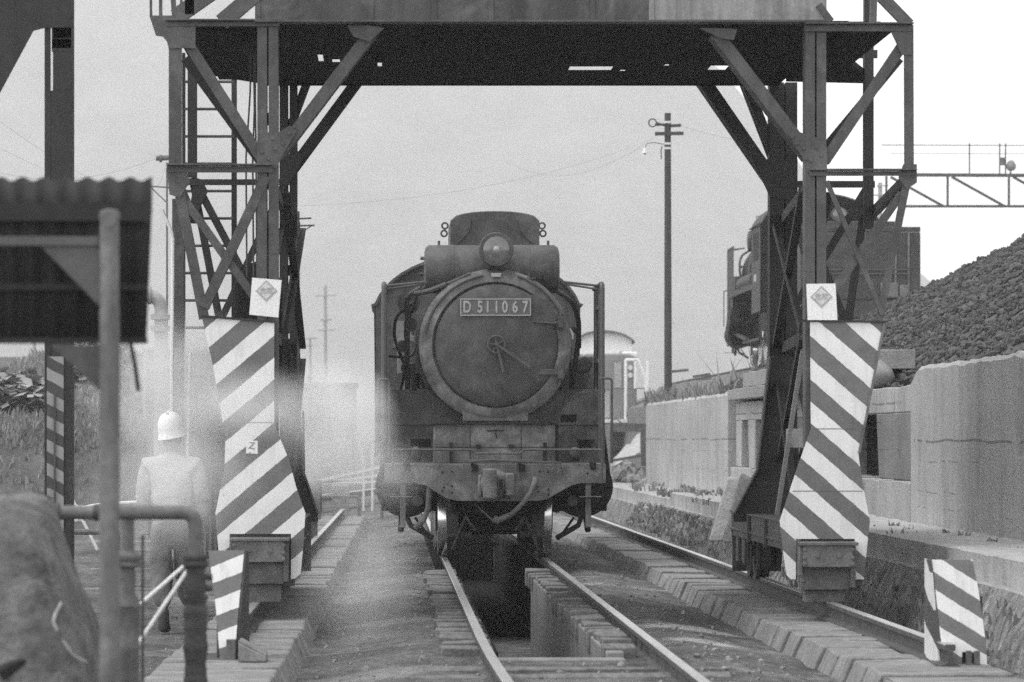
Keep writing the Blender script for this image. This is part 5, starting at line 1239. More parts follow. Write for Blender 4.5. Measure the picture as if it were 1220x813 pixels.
# ------------------------------------------------------------ water pipes in the left foreground
YP = 15.5; k = YP / F
wp = thing('water_standpipe', 'blurred water standpipe with a long horizontal arm, elbow and lagged dark stem', 'standpipe', (wx(233, YP), YP, -.3))
mb = MB(); mb.tube(bend([W(62, 611, YP), W(233, 611, YP), W(233, 662, YP)], .055, 8), 8.5 * k, 14); pipe = mb.build('pipe', M['cast'], wp)
mb = MB()
c = W(233, 660, YP); u = lambda a: a * k
mb.lathe([(u(13), 0), (u(15), -u(2)), (u(15), -u(6)), (u(13), -u(8)), (u(15.5), -u(9)), (u(15.5), -u(14)), (u(12), -u(17)), (u(10.5), -u(28)), (u(12.5), -u(36)), (u(12), -u(44)), (u(11), -u(50))], c, (0, 0, 1), 20)
for dz in (28, 41): mb.cyl((c.x + u(8), YP, c.z - u(dz)), (c.x + u(20), YP, c.z - u(dz)), u(3.6), None, 10)
mb.build('valve', M['cast_dk'], wp)
mb = MB(); prof = []
rr_ = random.Random(2); z = -u(50)
while z > -1.35:
    prof.append((u(13.5 + rr_.uniform(-1, 1.6)), z)); z -= u(4)
mb.lathe(prof, c, (0, 0, 1), 22); mb.build('lagging', M['cast_dk'], wp)
mb = MB(); mb.lathe([(u(12), 0), (u(12), u(9))], W(62, 611, YP), (1, 0, 0), 16); mb.build('flange', M['cast_dk'], wp); mb = MB(); mb.lathe([(u(10), 0), (u(10), u(7))], W(112, 611, YP), (1, 0, 0), 16); mb.build('flange', M['cast_dk'], wp); mb = MB()
mb.tube([W(60, 611, YP), W(54, 611, YP), W(53, 598, YP), W(57, 592, YP), W(62, 596, YP)], u(3), 8); mb.build('tap', M['cast_dk'], wp)
wv = thing('water_valve', 'blurred pale valve stem with flange and cone beside the shelter pole', 'valve', (wx(152, YP), YP, -.3))
c = W(152, 605, YP + .1)
mb = MB(); mb.lathe([(u(8), -u(6)), (u(8), -u(50)), (u(10), -u(53)), (u(15), -u(56)), (u(17), -u(58)), (u(17), -u(62)), (u(14), -u(64)), (u(16), -u(66)), (u(16), -u(70)), (u(9), -u(72)), (u(10), -u(85)), (u(9), -u(102)), (u(14), -u(112)), (u(16), -u(118)), (u(15), -u(120)), (u(14), -u(165)), (u(15), -u(167)), (u(14), -u(172)), (u(14), -u(400))], c, (0, 0, 1), 24); mb.build('valve_body', M['pole'], wv)
tr_ = thing('steel_rod', 'thin rusty upright rod in front of the worker', 'rod', (wx(170, YP), YP - .2, -.3))
mb = MB(); mb.tube([(wx(170, YP - .2), YP - .2, -.3), W(170, 641, YP - .2)], u(1.8), 8); mb.lathe([(0, -u(3)), (u(3), 0), (0, u(3))], W(170, 640, YP - .2), (0, 0, 1), 10); mb.build('rod', M['rust'], tr_)
for i, (a, b, rr, lab) in enumerate((((166, 721), (222, 672), 2.1, 'upper white pipe slanting behind the dark standpipe by the worker'), ((172, 756), (223, 680), 2.3, 'lower, steeper white pipe slanting behind the dark standpipe by the worker'))):
    yy = 17.2; mb = MB(); p, q = W(*a, yy), W(*b, yy); d = (p - q); e = p + d * 1.2 if i == 1 else p + d * .1
    mb.tube([q, e], rr * yy / F, 8); tag(mb.build('white_pipe', M['wht_paint']), lab, 'pipe', 'white slanting pipes')
# bent white pipes on the ground behind the shelter pole
yb_ = 40
for pts, lab in (([(79, 583), (92, 606), (120, 601), (168, 598)], 'long bent white pipe lying on the ground between shelter pole and worker'), ([(85, 626), (87, 621), (98, 619), (116, 655)], 'short white pipe bent over like a hook, between gantry post and shelter pole')):
    mb = MB(); mb.tube(bend([W(a, b, yb_) for a, b in pts], .05), .016, 6); tag(mb.build('bent_pipe', M['wht_paint']), lab, 'pipe')
mb = MB(); mb.tube(bend([W(85, 660, 39), W(85, 634, 39), W(140, 634, 39), W(140, 660, 39)], .03), .03, 8); tag(mb.build('pipe_frame', M['cast']), 'low rusty pipe frame standing on the ground behind the shelter pole', 'pipe frame')
# water column with swan neck behind the shelter
yw = 42
ww = thing('water_pipe', 'grey upright water pipe with flanges and a bent neck, behind the corner of the shelter', 'pipe', W(190, 600, yw))
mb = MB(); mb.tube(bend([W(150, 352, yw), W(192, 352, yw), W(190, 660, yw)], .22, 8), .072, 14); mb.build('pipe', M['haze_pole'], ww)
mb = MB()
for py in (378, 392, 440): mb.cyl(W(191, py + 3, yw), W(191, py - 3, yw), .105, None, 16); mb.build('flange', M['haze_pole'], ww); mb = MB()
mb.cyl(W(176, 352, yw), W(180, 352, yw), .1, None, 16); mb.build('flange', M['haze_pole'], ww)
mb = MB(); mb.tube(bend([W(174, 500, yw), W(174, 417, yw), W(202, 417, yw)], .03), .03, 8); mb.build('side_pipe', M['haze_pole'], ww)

# ------------------------------------------------------------ the worker
pw_ = W(201, 745, 30.6)
gx0, gy0 = pw_.x, 30.6; g0 = gz(gx0, gy0)
pe = None
CLD = bpy.data.textures.new('folds', 'CLOUDS'); CLD.noise_scale = .09; CLD.noise_depth = 2
def skin(name, chains, mt, parent, lvl=2, fold=0):
    "continuous body: joints with radii joined by edges, grown with a Skin modifier"
    vs = []; es = []; rs = []; idx = {}
    for ch_ in chains:
        prev = None
        for key, co_, rad in ch_:
            if key not in idx: idx[key] = len(vs); vs.append(co_); rs.append(rad)
            i = idx[key]
            if prev is not None and prev != i: es.append((prev, i))
            prev = i
    me = bpy.data.meshes.new(name); me.from_pydata(vs, es, []); me.materials.append(mt)
    o = bpy.data.objects.new(name, me); COL.objects.link(o)
    if parent is not None: o.parent = parent
    m1 = o.modifiers.new('skin', 'SKIN'); m1.use_smooth_shade = True
    for i, rr in enumerate(rs):
        sv = me.skin_vertices[0].data[i]; sv.radius = rr if isinstance(rr, tuple) else (rr, rr); sv.use_root = (i == 0)
    m2 = o.modifiers.new('subdiv', 'SUBSURF'); m2.levels = m2.render_levels = lvl + (1 if fold else 0)
    if fold: m3 = o.modifiers.new('folds', 'DISPLACE'); m3.texture = CLD; m3.strength = fold; m3.mid_level = .5; m3.texture_coords = 'LOCAL'
    return o
# body frame: x right, y away from the camera, z up, feet at 0; the worker walks away, left foot trailing
def arm(s, el, wr, sh_):
    h = Vector(wr); d = (Vector(wr) - Vector(el)).normalized()
    out = [[('ch', (0, .0, 1.27), .12), ('sh%d' % s, sh_, .062), ('el%d' % s, el, .043), ('wr%d' % s, wr, .028), ('pm%d' % s, tuple(h + d * .06), (.036, .022))]]
    side = d.cross(Vector((0, 1, 0))).normalized()
    for i, (off, L) in enumerate(((-.027, .062), (-.009, .072), (.009, .068), (.027, .052))):
        b = h + d * .075 + Vector((0, off, 0)); k1 = b + d * L * .5; k2 = k1 + d * L * .35 + Vector((-s * .012, .012, 0)); 
        out.append([('pm%d' % s, tuple(h + d * .06), (.036, .022)), ('f%d%d0' % (s, i), tuple(b), .0095), ('f%d%d1' % (s, i), tuple(k1), .009), ('f%d%d2' % (s, i), tuple(k2), .008)])
    b = h + d * .03 + Vector((0, .03, 0)); out.append([('pm%d' % s, tuple(h + d * .06), (.036, .022)), ('t%d0' % s, tuple(b + d * .01 + Vector((0, .012, 0))), .011), ('t%d1' % s, tuple(b + d * .045 + Vector((0, .022, 0))), .009)])
    return out
shL, shR = (-.17, .0, 1.36), (.17, .0, 1.355)
elL, wrL, elR, wrR = (-.245, .03, 1.09), (-.22, .16, .86), (.25, .03, 1.08), (.235, .15, .86)
kneeL, ankL, toeL = (-.085, .02, .47), (-.06, -.06, .09), (-.06, .1, .04)
kneeR, ankR, toeR = (.09, .16, .5), (.11, .24, .1), (.13, .4, .05)
ch_ = [[('pel', (0, 0, .90), .135), ('wst', (0, .01, 1.05), .125), ('ch', (0, .0, 1.27), .12), ('nk', (0, .0, 1.43), .055), ('nk2', (0, .015, 1.49), .052), ('hd', (0, .02, 1.56), (.075, .088)), ('hd2', (0, .025, 1.62), (.072, .085)), ('hd3', (0, .02, 1.665), (.045, .05))]]
ch_ += arm(-1, elL, wrL, shL) + arm(1, elR, wrR, shR)
ch_ += [[('pel', (0, 0, .90), .135), ('hpL', (-.085, 0, .84), .09), ('knL', kneeL, .056), ('anL', ankL, .04), ('toL', toeL, .04)], [('pel', (0, 0, .90), .135), ('hpR', (.085, .02, .84), .09), ('knR', kneeR, .056), ('anR', ankR, .04), ('toR', toeR, .04)]]
ch_ += [[('hd', (0, .02, 1.56), (.075, .088)), ('ns', (0, .112, 1.555), .014)], [('hd', (0, .02, 1.56), (.075, .088)), ('eaL', (-.083, .01, 1.56), .02)], [('hd', (0, .02, 1.56), (.075, .088)), ('eaR', (.083, .01, 1.56), .02)]]
body = skin('person', ch_, M['skin'], None)
tag(body, 'worker seen from behind in a white safety helmet and pale work clothes, wreathed in steam', 'person')
skin('shirt', [[('a', (0, 0, .97), (.185, .135)), ('b', (0, .01, 1.08), (.182, .132)), ('c', (0, .0, 1.24), (.19, .135)), ('d', (0, .0, 1.36), (.15, .1)), ('e', (0, .0, 1.43), (.07, .066)), ('e2', (0, .0, 1.455), (.066, .062))]]
     + [[('d', (0, .0, 1.36), (.15, .1)), ('s%d' % s, (s * .19, 0, 1.35), .078), ('m%d' % s, tuple((Vector((s * .19, 0, 1.35)) + Vector(e)) / 2 + Vector((s * .008, 0, 0))), .074), ('l%d' % s, e, .066), ('w%d' % s, tuple(Vector(e) * .25 + Vector(w_) * .75), .052)] for s, e, w_ in ((-1, elL, wrL), (1, elR, wrR))], M['shirt'], body, fold=.035)
mb = MB(); mb.lathe([(.178, -.02), (.182, -.018), (.182, .018), (.178, .02)], (0, 0, 0), (0, 0, 1), 36); mb.v = [(v[0] * 1.02, v[1] * .82 , v[2] + .985) for v in mb.v]; mb.build('belt', M['boot'], body, off=(0, 0, 0))
skin('trousers', [[('a', (0, 0, .97), (.15, .125)), ('p', (0, 0, .87), (.14, .13))], [('p', (0, 0, .87), (.14, .13)), ('hl', (-.095, 0, .74), .1), ('kl', kneeL, .1), ('ml', (-.07, -.03, .3), .09), ('al', (-.062, -.055, .2), .058)],
     [('p', (0, 0, .87), (.14, .13)), ('hr', (.095, .04, .74), .1), ('kr', kneeR, .1), ('mr', (.1, .2, .34), .1), ('ar', (.108, .235, .2), .06)]], M['trous'], body, fold=.035)
for nm, an, to in (('L', ankL, toeL), ('R', ankR, toeR)):
    skin('boot', [[('a', (an[0], an[1], an[2] + .13), .056), ('b', an, .054), ('c', (an[0], an[1] + .01, an[2] - .03), (.05, .05)), ('d', to, (.05, .04))], [('c', (an[0], an[1] + .01, an[2] - .03), (.05, .05)), ('h', (an[0], an[1] - .045, an[2] - .035), .04)]], M['boot'], body)
T = Matrix.Rotation(R(-9), 4, 'Y') @ Matrix.Rotation(R(8), 4, 'X')
mb = MB(); mb.lathe([(.124, -.03), (.122, -.02), (.112, -.006), (.110, .04), (.1, .1), (.076, .146), (.04, .168), (0, .174)], (0, 0, 0), (0, 0, 1), 32)
mb.bx(-.01, .01, -.06, .06, .14, .176)
mb.v = [tuple(T @ Vector((v[0] * .98, v[1] * 1.2, v[2])) + Vector((-.002, .02, 1.605))) for v in mb.v]
mb.build('safety_helmet', M['helmet'], body, off=(0, 0, 0))
mb = MB(); mb.bx(-.03, .03, .088, .11, 1.5, 1.512)
mb.build('mouth', M['boot'], body, off=(0, 0, 0))
for s in (-.034, .034): mb = MB(); mb.lathe([(.012, 0), (.01, .006), (0, .008)], (s, .094, 1.585), (0, 1, 0), 10); mb.build('eye', M['loco_dk'], body, off=(0, 0, 0))
body.location = (gx0 + .02, gy0 + .06, g0 + .0); body.scale = (.98, 1, 1.0); body.rotation_euler = (0, 0, R(-6))

# ------------------------------------------------------------ poles, wires, lamp
def upole(name, label, Y, px, ytop, ybase_z, wpx, arms, m, top_w=None, group='utility poles'):
    t = thing(name, label, 'utility pole', (wx(px, Y), Y, ybase_z), 0, group); kk = Y / F
    mb = MB(); mb.cyl((wx(px, Y), Y, ybase_z), (wx(px - .5, Y), Y, wz(ytop, Y)), wpx / 2 * kk * 1.05, (top_w or wpx * .85) / 2 * kk, 16); mb.build('pole', m, t)
    for (a, b, y, th) in arms:
        mb = MB(); mb.bar((wx(a, Y), Y - wpx * .5 * kk, wz(y, Y)), (wx(b, Y), Y - wpx * .5 * kk, wz(y - .6, Y)), th * kk, th * kk, (0, 0, 1)); ar = mb.build('cross_arm', m, t)
    return t
up = upole('utility_pole', 'tall dark wooden pole with two crossarms and a lamp, standing on the weedy wall', 84, 796, 135, 1.8, 9, ((780, 791, 149.5, 2.5), (799, 811, 150.5, 3.5), (780, 814, 160, 4)), M['wood'], 7.5)
kk = 84 / F
mb = MB()
for py in (146, 171.5, 177): mb = MB(); mb.cyl(W(795.5, py + 1.3, 84), W(795.5, py - 1.3, 84), 5 * kk, None, 12); mb.build('pole_band', M['porc'], up)
mb = MB(); cc = W(777.5, 146.5, 83.9); mb.tube([(cc.x + 4.6 * kk * cos(q), cc.y, cc.z + 4.6 * kk * sin(q)) for q in [2 * pi * i / 18 for i in range(18)]], .8 * kk, 6, closed=True); mb.tube([(cc.x + 4.6 * kk, cc.y, cc.z), W(792, 150, 83.9)], 1.2 * kk, 6); mb.build('ring_lamp', M['wood'], up)
mb = MB(); mb.tube([W(796, 173, 84), W(780, 170, 83.9), W(771, 171, 83.9), W(768.5, 176, 83.9)], .5 * kk, 6); mb.build('lamp_arm', M['wire'], up)
mb = MB(); c = W(768, 182, 83.9); mb.lathe([(0, 7 * kk), (1.5 * kk, 5.5 * kk), (3.2 * kk, 1 * kk), (3.4 * kk, 0), (2.6 * kk, .4 * kk)], (c.x, c.y, c.z - 1 * kk), (0, 0, 1), 16); lsh = mb.build('lamp_shade', M['porc'], up)
mb = MB(); mb.lathe([(0, 0), (1.6 * kk, .8 * kk), (1.6 * kk, 2.4 * kk), (0, 3 * kk)], (c.x + .5 * kk, c.y, c.z - 2.6 * kk), (0, 0, 1), 12); mb.build('bulb', M['cast'], lsh)
mb = MB(); mb.tube([W(789, 174, 83.9), W(787.5, 180, 83.9), W(788, 190, 83.9)], .7 * kk, 6); mb.build('cable_end', M['wire'], up)
u2 = upole('utility_pole', 'grey pole standing close behind the ladder leg of the crane, two short crossarms', 62, 354.5, 252, -.2, 7, ((357, 371, 261, 2), (357, 375, 269.5, 2)), M['wood'])
kk = 62 / F; mb = MB(); mb.tube([W(358, 278, 61.8), W(371, 269.5, 61.8)], .7 * kk, 5); mb.build('arm_brace', M['wood'], u2)
mb = MB()
for py in (325, 342, 347, 386): mb = MB(); mb.cyl(W(354.5, py + .8, 62), W(354.5, py - .8, 62), 3.9 * kk, None, 12); mb.build('pole_band', M['porc'], u2)
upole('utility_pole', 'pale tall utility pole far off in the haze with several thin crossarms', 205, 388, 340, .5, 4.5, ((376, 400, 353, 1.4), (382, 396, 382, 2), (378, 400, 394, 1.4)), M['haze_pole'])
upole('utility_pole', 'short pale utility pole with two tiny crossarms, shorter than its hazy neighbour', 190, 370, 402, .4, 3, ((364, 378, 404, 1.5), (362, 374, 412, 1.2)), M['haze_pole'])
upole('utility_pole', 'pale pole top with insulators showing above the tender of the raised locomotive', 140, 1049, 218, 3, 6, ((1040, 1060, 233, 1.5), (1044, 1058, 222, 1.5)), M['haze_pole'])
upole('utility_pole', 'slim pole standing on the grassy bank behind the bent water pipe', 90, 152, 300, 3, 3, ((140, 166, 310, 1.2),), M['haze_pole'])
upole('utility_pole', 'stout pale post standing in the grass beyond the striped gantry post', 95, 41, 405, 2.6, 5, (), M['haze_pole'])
iw = thing('insulator_bracket', 'insulator and thin pole beside the crane ladder, above the shelter roof', 'insulator', W(196, 190, 60))
mb = MB(); kk = 60 / F; mb.cyl(W(186, 189, 60), W(202, 188, 60), 3 * kk, None, 10); mb.cyl(W(190, 189, 60), W(193, 189, 60), 4.5 * kk, None, 10); mb.tube([W(199, 200, 60), W(199, 700, 60)], 1.2 * kk, 6); mb.build('insulator', M['cast'], iw)
mb = MB(); mb.tube([W(178, 222, 60), W(205, 224, 60)], 1 * kk, 5); mb.tube([W(180, 224, 60), W(198, 241, 60)], .8 * kk, 5); mb.build('bracket', M['cast'], iw)
def wire(a, b, Ya, Yb, sag, rpx=.13):
    p, q = W(*a, Ya), W(*b, Yb); mb = MB(); n = 14
    mb.tube([p + (q - p) * (i / n) - Vector((0, 0, sag * 4 * (i / n) * (1 - i / n))) for i in range(n + 1)], rpx * min(Ya, Yb) / F, 5)
    return tag(mb.build('overhead_wire', M['wire']), None, 'wire', 'overhead wires')
for (a, b, Ya, Yb, s, lab) in (((186, 189), (-60, 186), 60, 62, .35, 'thin wire sagging from the insulator to behind the gantry post'), ((-20, 130), (110, 215), 60, 62, .05, 'topmost wire sloping down behind the dark gantry post'), ((-20, 165), (130, 225), 60, 62, .1, 'second wire sloping down behind the gantry post'), ((199, 190), (186, 222), 60, 60, .1, 'short loose wire under the insulator'),
                               ((811, 150), (980, 168), 84, 96, .2, 'thin wire running from the crossarm of the tall dark pole behind the crane'), ((768, 172), (600, 190), 84, 120, .6, 'thin wire running from the lamp of the tall pole towards the mountain'), ((780, 165), (352, 246), 84, 62, .3, 'long faint wire between the tall dark pole and the grey pole behind the ladder')):
    wire(a, b, Ya, Yb, s)['label'] = lab

# ------------------------------------------------------------ signal bridge on the right
YB = 118; kk = YB / F
sb = thing('signal_bridge', 'slim lattice signal bridge with handrail and round lamp above the coal heap', 'signal bridge', (wx(1330, YB), YB, 2.5))
mb = MB(); mb.bar(W(1072, 208.5, YB), W(1380, 210, YB), 4 * kk, 4 * kk, (0, 0, 1)); mb.bar(W(1072, 246, YB), W(1380, 246, YB), 2.6 * kk, 3 * kk, (0, 0, 1)); mb.build('chord', M['crane'], sb)
mb = MB()
for px in (1056 + 73 * i for i in range(5)): mb.bar(W(px, 210, YB), W(px, 246, YB), 2.5 * kk, 3 * kk); mb.bar(W(px + 5, 211, YB), W(px + 68, 246, YB), 3 * kk, 2 * kk); mb.build('lattice', M['crane'], sb) if px > 1300 else None
mb = MB()
for px in (1155, 1191, 1198, 1260): mb.bar(W(px, 208, YB), W(px, 171, YB), 1.4 * kk, 1.4 * kk)
mb.bar(W(1050, 173, YB), W(1380, 174, YB), .9 * kk, .9 * kk, (0, 0, 1)); mb.bar(W(1060, 183, YB), W(1380, 184, YB), .5 * kk, .5 * kk, (0, 0, 1)); mb.build('hand_rail', M['crane'], sb)
mb = MB(); mb.lathe([(0, 6 * kk), (3 * kk, 5 * kk), (6 * kk, 0), (6 * kk, -3 * kk), (4 * kk, -6 * kk), (0, -7 * kk)], W(1204.5, 197, YB), (0, 0, 1), 20); mb.tube([W(1204, 208, YB), W(1204, 203, YB)], 1.2 * kk, 6); mb.build('signal_lamp', M['diesel'], sb)
mb = MB(); a, b = W(1191, 197, YB), W(1198, 188, YB); mb.bx(a.x, b.x, YB - .1, YB + .1, a.z, b.z); mb.build('relay_box', M['cast'], sb, bev=.02)
mb = MB(); mb.bar(W(1370, 208, YB), W(1370, 500, YB), .3, .3); mb.build('support_post', M['crane'], sb)

# ------------------------------------------------------------ diesel shunter beyond the locomotive
YD = 130; kk = YD / F; gd = .75
ds = thing('diesel_shunter', 'distant grey diesel shunter with white handrails and arched cab roof, beside the steam locomotive', 'diesel locomotive', (wx(725, YD), YD, gd))
def dx(px, d=0): return wx(px, YD)
roofp = [(689, 404), (694, 399), (703, 394), (714, 392), (725, 391.5), (736, 392.5), (748, 396), (757, 401), (761, 405)]
rp = [(wx(a, YD), wz(b, YD)) for a, b in roofp]
mb = MB(); mb.prism(rp + [(p[0], p[1] - .07) for p in rp[::-1]], YD + 2.0, YD + 5); mb.build('cab_roof', M['cast'], ds)
mb = MB(); mb.prism([(wx(693, YD), wz(470, YD))] + [(p[0] * .999 + .02, p[1] - .075) for p in rp[1:-1]] + [(wx(759, YD), wz(470, YD))], YD + 2.3, YD + 4.8); mb.build('cab', M['wht_paint'], ds)
mb = MB(); mb.bx(wx(688, YD), wx(742, YD), YD + 1.95, YD + 2.29, wz(421, YD), wz(416, YD)); mb.build('visor', M['wht_paint'], ds)
mb = MB(); mb.bx(wx(745, YD), wx(763, YD), YD + 1.6, YD + 2.29, wz(425, YD), wz(418, YD)); mb.build('lamp_box', M['wht_paint'], ds, bev=.04)
mb = MB(); mb.prism([(wx(690, YD), wz(500, YD)), (wx(760, YD), wz(500, YD)), (wx(760, YD), wz(426, YD)), (wx(752, YD), wz(421, YD)), (wx(698, YD), wz(421, YD)), (wx(690, YD), wz(426, YD))], YD + .6, YD + 1.9); hd = mb.build('hood', M['diesel'], ds, bev=.05)
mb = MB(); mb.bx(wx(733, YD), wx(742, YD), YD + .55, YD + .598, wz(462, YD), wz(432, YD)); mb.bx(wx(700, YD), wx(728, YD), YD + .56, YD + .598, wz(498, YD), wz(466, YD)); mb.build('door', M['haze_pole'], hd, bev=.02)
mb = MB()
for py in (438, 447): mb.cyl((wx(752, YD), YD + .5, wz(py, YD)), (wx(752, YD), YD + .6, wz(py, YD)), 3 * kk, None, 16)
mb.build('lamp', M['porc'], hd)
hr = 1.8 * kk; Yh = YD - .3
for s in (1, -1):
    mb = MB()
    m_ = lambda px: 725 + s * (px - 725)
    mb.tube(bend([W(m_(745.5), 500, Yh), W(m_(745.5), 429, Yh), W(m_(760), 429, Yh), W(m_(769.5), 453, Yh)], .05), hr, 6); mb.tube([W(m_(757), 429, Yh), W(m_(757), 463, Yh)], hr, 6)
    mb.tube([W(m_(772), 430, Yh), W(m_(771), 500, Yh)], hr * 1.15, 6); mb.tube([W(m_(769.5), 453, Yh), W(m_(770), 500, Yh)], hr, 6)
    mb.build('hand_rail', M['wht_paint'], ds)
mb = MB(); mb.tube([W(675, 463, Yh), W(771, 463, Yh)], .7 * kk, 5); mb.tube([W(731, 431, Yh), W(738, 434, Yh), W(746, 431, Yh)], .4 * kk, 5); mb.build('chain', M['cast'], ds)
mb = MB(); mb.bx(wx(678, YD), wx(772, YD), YD - .4, YD + 8, wz(504, YD), wz(499.5, YD)); mb.build('deck', M['wht_paint'], ds)
mb = MB(); mb.bx(wx(678, YD), wx(772, YD), YD - .35, YD + 8, wz(514, YD), wz(504.3, YD)); mb.bx(wx(684, YD), wx(766, YD), YD + .3, YD + 7, gd + .2, wz(514.3, YD)); mb.build('frame', M['crane'], ds)
mb = MB(); mb.tube([W(729, 506, YD - .4), W(727, 502, YD - .6), W(735, 499, YD - .6), W(741, 505, YD - .6), W(743, 525, YD - .5)], .7 * kk, 6); mb.build('air_hose', M['rust'], ds)
for y in (1.2, 3.2, 6.2):
    mb = MB()
    for px in (707, 743): mb.cyl((wx(px, YD) - .06, YD + y, gd + .4), (wx(px, YD) + .06, YD + y, gd + .4), .43, None, 24)
    mb.build('wheelset', M['loco_dk'], ds)
# the bank and lineside lumber around it
rb_ = MB(); 
def rub(x, y): 
    k = max(0, 1 - ((x - 5.2) / 1.7) ** 2); return -.3 + k * (.75 + .35 * noise.noise((x * 1.2, y, 3)) + .3 * noise.noise((x * 3, y * 2, 6))) * min(1, max(0, (y - 79.8) / 3)) * min(1, max(0, (100 - y) / 6))
X_ = [3.2 + .12 * i for i in range(32)]; Y_ = [79.5 + .35 * i for i in range(60)]
for y in Y_: rb_.v += [(x, y, rub(x, y) + .2 * noise.noise((x * 4, y * 3, 9))) for x in X_]
for j in range(len(Y_) - 1):
    for i in range(len(X_) - 1): a = j * len(X_) + i; rb_.f.append((a, a + 1, a + 1 + len(X_), a + len(X_))); rb_.m.append(0)
rr2 = random.Random(8); ico2 = bmesh.new(); bmesh.ops.create_icosphere(ico2, subdivisions=1, radius=1); iv = [v.co.copy() for v in ico2.verts]; fi = [tuple(v.index for v in f.verts) for f in ico2.faces]; ico2.free()
for _ in range(260):
    x, y = rr2.uniform(3.7, 6.6), rr2.uniform(80.5, 95); lump(rb_, x, y, rub(x, y) + .05, .06 + .2 * rr2.random() ** 2, rr2)
tag(rb_.build('rubble', M['rubble'], recalc=False, smooth=False), 'pale heap of rubble between the locomotive and the far end of the wall', 'rubble heap')
mb = MB()
for i in range(9):
    for j in range(7):
        px = 731 + 32 * i / 8; py = 556 - 16 * (i / 8) - 1.5 * j - 2.5 * j * (i / 8) + 4 * noise.noise((i * .9, j * .8, 2))
        mb.v.append(tuple(W(px, py, 84 + .25 * j)))
for i in range(8):
    for j in range(6): a = i * 7 + j; mb.f.append((a, a + 1, a + 8, a + 7)); mb.m.append(0)
o = mb.build('crumpled_sheet', M['cloth'], recalc=False); sm = o.modifiers.new('t', 'SOLIDIFY'); sm.thickness = .01; tag(o, 'crumpled white sheet thrown over the rubble heap', 'sheet')
tf = thing('timber_trestle', 'low dark timber frame standing against the far end of the wall', 'timber frame', W(764, 556, 82))
mb = MB(); mb.bar(W(767, 556, 82), W(767, 514, 82), .12, .14); mb.build('post', M['timber'], tf)
mb = MB(); mb.bar(W(722, 511, 82), W(771, 511, 82), .1, .14, (0, 0, 1)); mb.bar(W(722, 506, 82), W(771, 506, 82), .1, .05, (0, 0, 1)); mb.build('beam', M['timber'], tf)
mb = MB(); mb.bar(W(730, 549, 81.5), W(764, 543, 81.5), .1, .06, (0, 0, 1)); mb.build('plank', M['timber'], tf)
mb = MB(); mb.bar(W(724, 560, 81.5), W(724, 506, 82), .1, .1); mb.build('post', M['timber'], tf)
# stone slabs leaning by the right crane leg
for i, (poly, Y, lab) in enumerate((([(846, 646), (864, 646), (893, 572), (872, 570), (862, 600)], 39.6, 'broken pale slab leaning against the ledge beside the crane truck'), ([(863, 648), (878, 648), (905, 575), (888, 566), (878, 596)], 38.6, 'darker wooden looking slab leaning closest against the crane truck'))):
    mb = MB(); vs = [W(*p, Y) for p in poly]; vs = [(v.x + .25 * (1 if 0 else 0), Y + .5 * (v.z + .2), v.z) for v in vs]; n = len(vs)
    mb.add(vs + [(v[0] + .03, v[1] + .14, v[2] + .02) for v in vs], [tuple(range(n)), tuple(range(2 * n - 1, n - 1, -1))] + [(q, (q + 1) % n, n + (q + 1) % n, n + q) for q in range(n)])
    tag(mb.build('leaning_slab', M['rock'] if i == 0 else M['timber'], bev=.02), lab, 'stone slab', 'slabs leaning beside the ledge')
mb = MB(); c = W(840, 592, 58); rr2 = random.Random(4)
for _ in range(16): lump(mb, c.x + rr2.uniform(-.15, .3), 58 + rr2.uniform(-1, 1), .5 + rr2.uniform(0, .05), rr2.uniform(.03, .07), rr2)
tag(mb.build('rubble', M['rubble'], recalc=False, smooth=False), 'few pale stones lying on the ledge below the far wall', 'stones')
# loose stones on the ground between and beside the tracks
mb = MB(); rr2 = random.Random(14)
for _ in range(2600):
    y = 20.5 + 45 * rr2.random() ** 1.5; x = rr2.choice((rr2.uniform(-.5, .35), rr2.uniform(1.9, 2.6), rr2.uniform(-2.6, -1.4), rr2.uniform(3.7, 4.15), rr2.uniform(.2, 2.2), rr2.uniform(3.6, 4.2)))
    if PX0 - .1 < x < PXW1 + .1 and y > 25.3: continue
    lump(mb, x, y, gz(x, y) + .004, .008 + .028 * rr2.random() ** 3, rr2)
tag(mb.build('gravel', M['rubble'], recalc=False, smooth=False), kind='stuff')

# ------------------------------------------------------------ things standing in the steam at the back left
YH = 118; kk = YH / F
hu = thing('lineside_hut', 'small pale hut with a dark window, half lost in the steam beside the locomotive', 'hut', W(390, 555, YH))
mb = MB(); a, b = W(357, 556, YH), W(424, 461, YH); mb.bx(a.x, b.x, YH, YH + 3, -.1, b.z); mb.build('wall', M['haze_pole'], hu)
mb = MB(); mb.bx(wx(354, YH), wx(426, YH), YH - .4, YH + 3.3, wz(461, YH), wz(456.5, YH)); mb.build('roof', M['cast'], hu, bev=.02)
mb = MB(); mb.bx(wx(382, YH), wx(407, YH), YH - .06, YH - .001, wz(497, YH), wz(464, YH)); wn = mb.build('window', M['cast'], hu)
mb = MB(); mb.bx(wx(380, YH), wx(409, YH), YH - .1, YH - .061, wz(464, YH), wz(462, YH)); mb.bx(wx(394, YH), wx(395.5, YH), YH - .1, YH - .061, wz(496, YH), wz(465, YH)); mb.build('frame', M['wht_paint'], wn)
mb = MB(); mb.bx(wx(370, YH), wx(424, YH), YH - .3, YH - .001, wz(508, YH), wz(503, YH)); mb.build('sill', M['cast'], hu)
mb = MB(); mb.bx(wx(420, YH), wx(422.5, YH), YH - .35, YH - .25, 0, wz(457, YH)); mb.build('post', M['cast'], hu)
mb = MB(); mb.cyl(W(369, 457, YH), W(369, 449, YH), 2.5 * kk, None, 10); mb.build('chimney', M['cast'], hu)
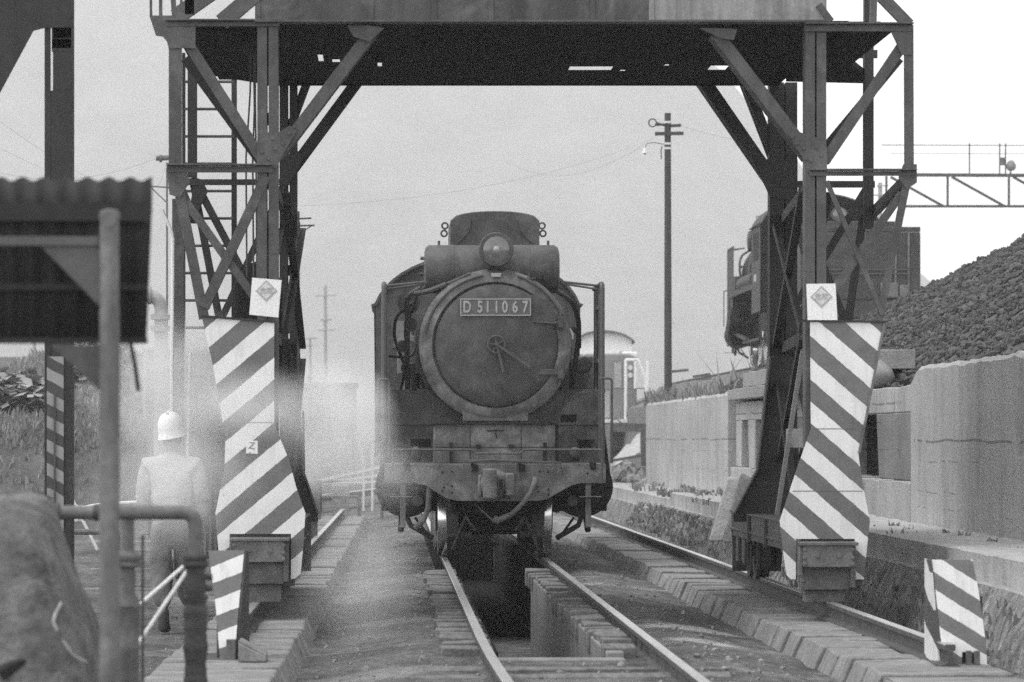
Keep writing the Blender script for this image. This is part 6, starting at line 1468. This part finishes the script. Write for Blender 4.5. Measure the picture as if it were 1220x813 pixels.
for i, (a, b, lab) in enumerate((((426, 521), (433, 546), 'leaning white marker post in the steam beside an upright one'), ((443.5, 529), (443.5, 548), 'upright white marker post touching the outline of the locomotive'))):
    mb = MB(); yy = 82; p, q = W(*b, yy), W(*a, yy); p.z = min(p.z, q.z - .3); base = Vector((p.x, yy, .62)); mb.bar(p, q, 3.6 * yy / F, .05); mb.bar(Vector((p.x, yy, -.25)), p, .05, .05)
    tag(mb.build('marker_post', M['wht_paint']), lab, 'post', 'white marker posts')
bl = thing('block_post', 'grey box on a post by the crane rail, half behind the striped board', 'box', W(374, 640, 50))
mb = MB(); a, b = W(365, 612, 50), W(383, 572, 50); mb.bx(a.x, b.x, 50, 50.3, a.z, b.z); mb.build('box', M['cast'], bl, bev=.02)
mb = MB(); a, b = W(367, 672, 50), W(378, 613, 50); mb.bx(a.x, b.x, 50.05, 50.2, -.15, b.z); mb.build('post', M['cast_dk'], bl)
lr = thing('siding_glint_bars', 'white bars added for the glint of siding rails, in steam beside the locomotive', 'railing', W(415, 590, 72))
mb = MB()
for a, b in (((378, 573), (456, 556)), ((384, 575.5), (456, 566)), ((380, 574), (458, 574.5))): mb.bar(W(*a, 72), W(*b, 72), 3 * 72 / F, .05, (0, 0, 1))
mb.build('rail_bar', M['wht_paint'], lr)  # added white bars imitate the glimmer on the siding rails
mb = MB(); 
for px in (381, 455): mb.bar((wx(px, 72), 72, -.25), W(px, 573, 72), .06, .06)
mb.build('post', M['cast'], lr)
# bushes fading into the haze behind
M['leaf'] = mat('bush_leaf', .18, .4, .8, fine=2, bs=0, rough=.8)
def bush(label, px, py, Y, r_, h, seed):
    rr = random.Random(seed); mb = MB(); c = W(px, py, Y)
    for _ in range(900):
        u_ = Vector((rr.gauss(0, 1), rr.gauss(0, 1), rr.gauss(0, 1))).normalized(); rad = rr.random() ** .4 * (1 + .45 * noise.noise(u_ * 2 + Vector((seed, 0, 0))))
        p = Vector((c.x + u_.x * r_ * rad, Y + u_.y * r_ * rad, c.z + h * .5 + u_.z * h * .55 * rad)); a = rr.uniform(0, 6.3); s = rr.uniform(.06, .16)
        d1 = Vector((cos(a), sin(a), rr.uniform(-.6, .6))) * s; d2 = Vector((-sin(a), cos(a), rr.uniform(-.8, .8))) * s * .6
        mb.add([p - d1, p + d2, p + d1, p - d2], [(0, 1, 2, 3)])
    t = thing('bush', label, 'bush', (c.x, Y, c.z - .2), 0, 'bushes on the grassy bank'); mb.build('crown', M['leaf'], t, recalc=False, smooth=False)
    mb = MB(); mb.cyl((c.x, Y, c.z - .6), (c.x + .1, Y, c.z + h * .5), .08, .04, 8); mb.build('stem', M['wood'], t)
for i, (px, py, Y, r_, h, lab) in enumerate(((110, 470, 80, .9, 1.2, 'leafy bush on the bank between gantry post and shelter pole'), (18, 492, 70, .8, .7, 'leafy bush on the bank beside the pale post, under the shelter'))): bush(lab, px, py, Y, r_, h, i + 3)
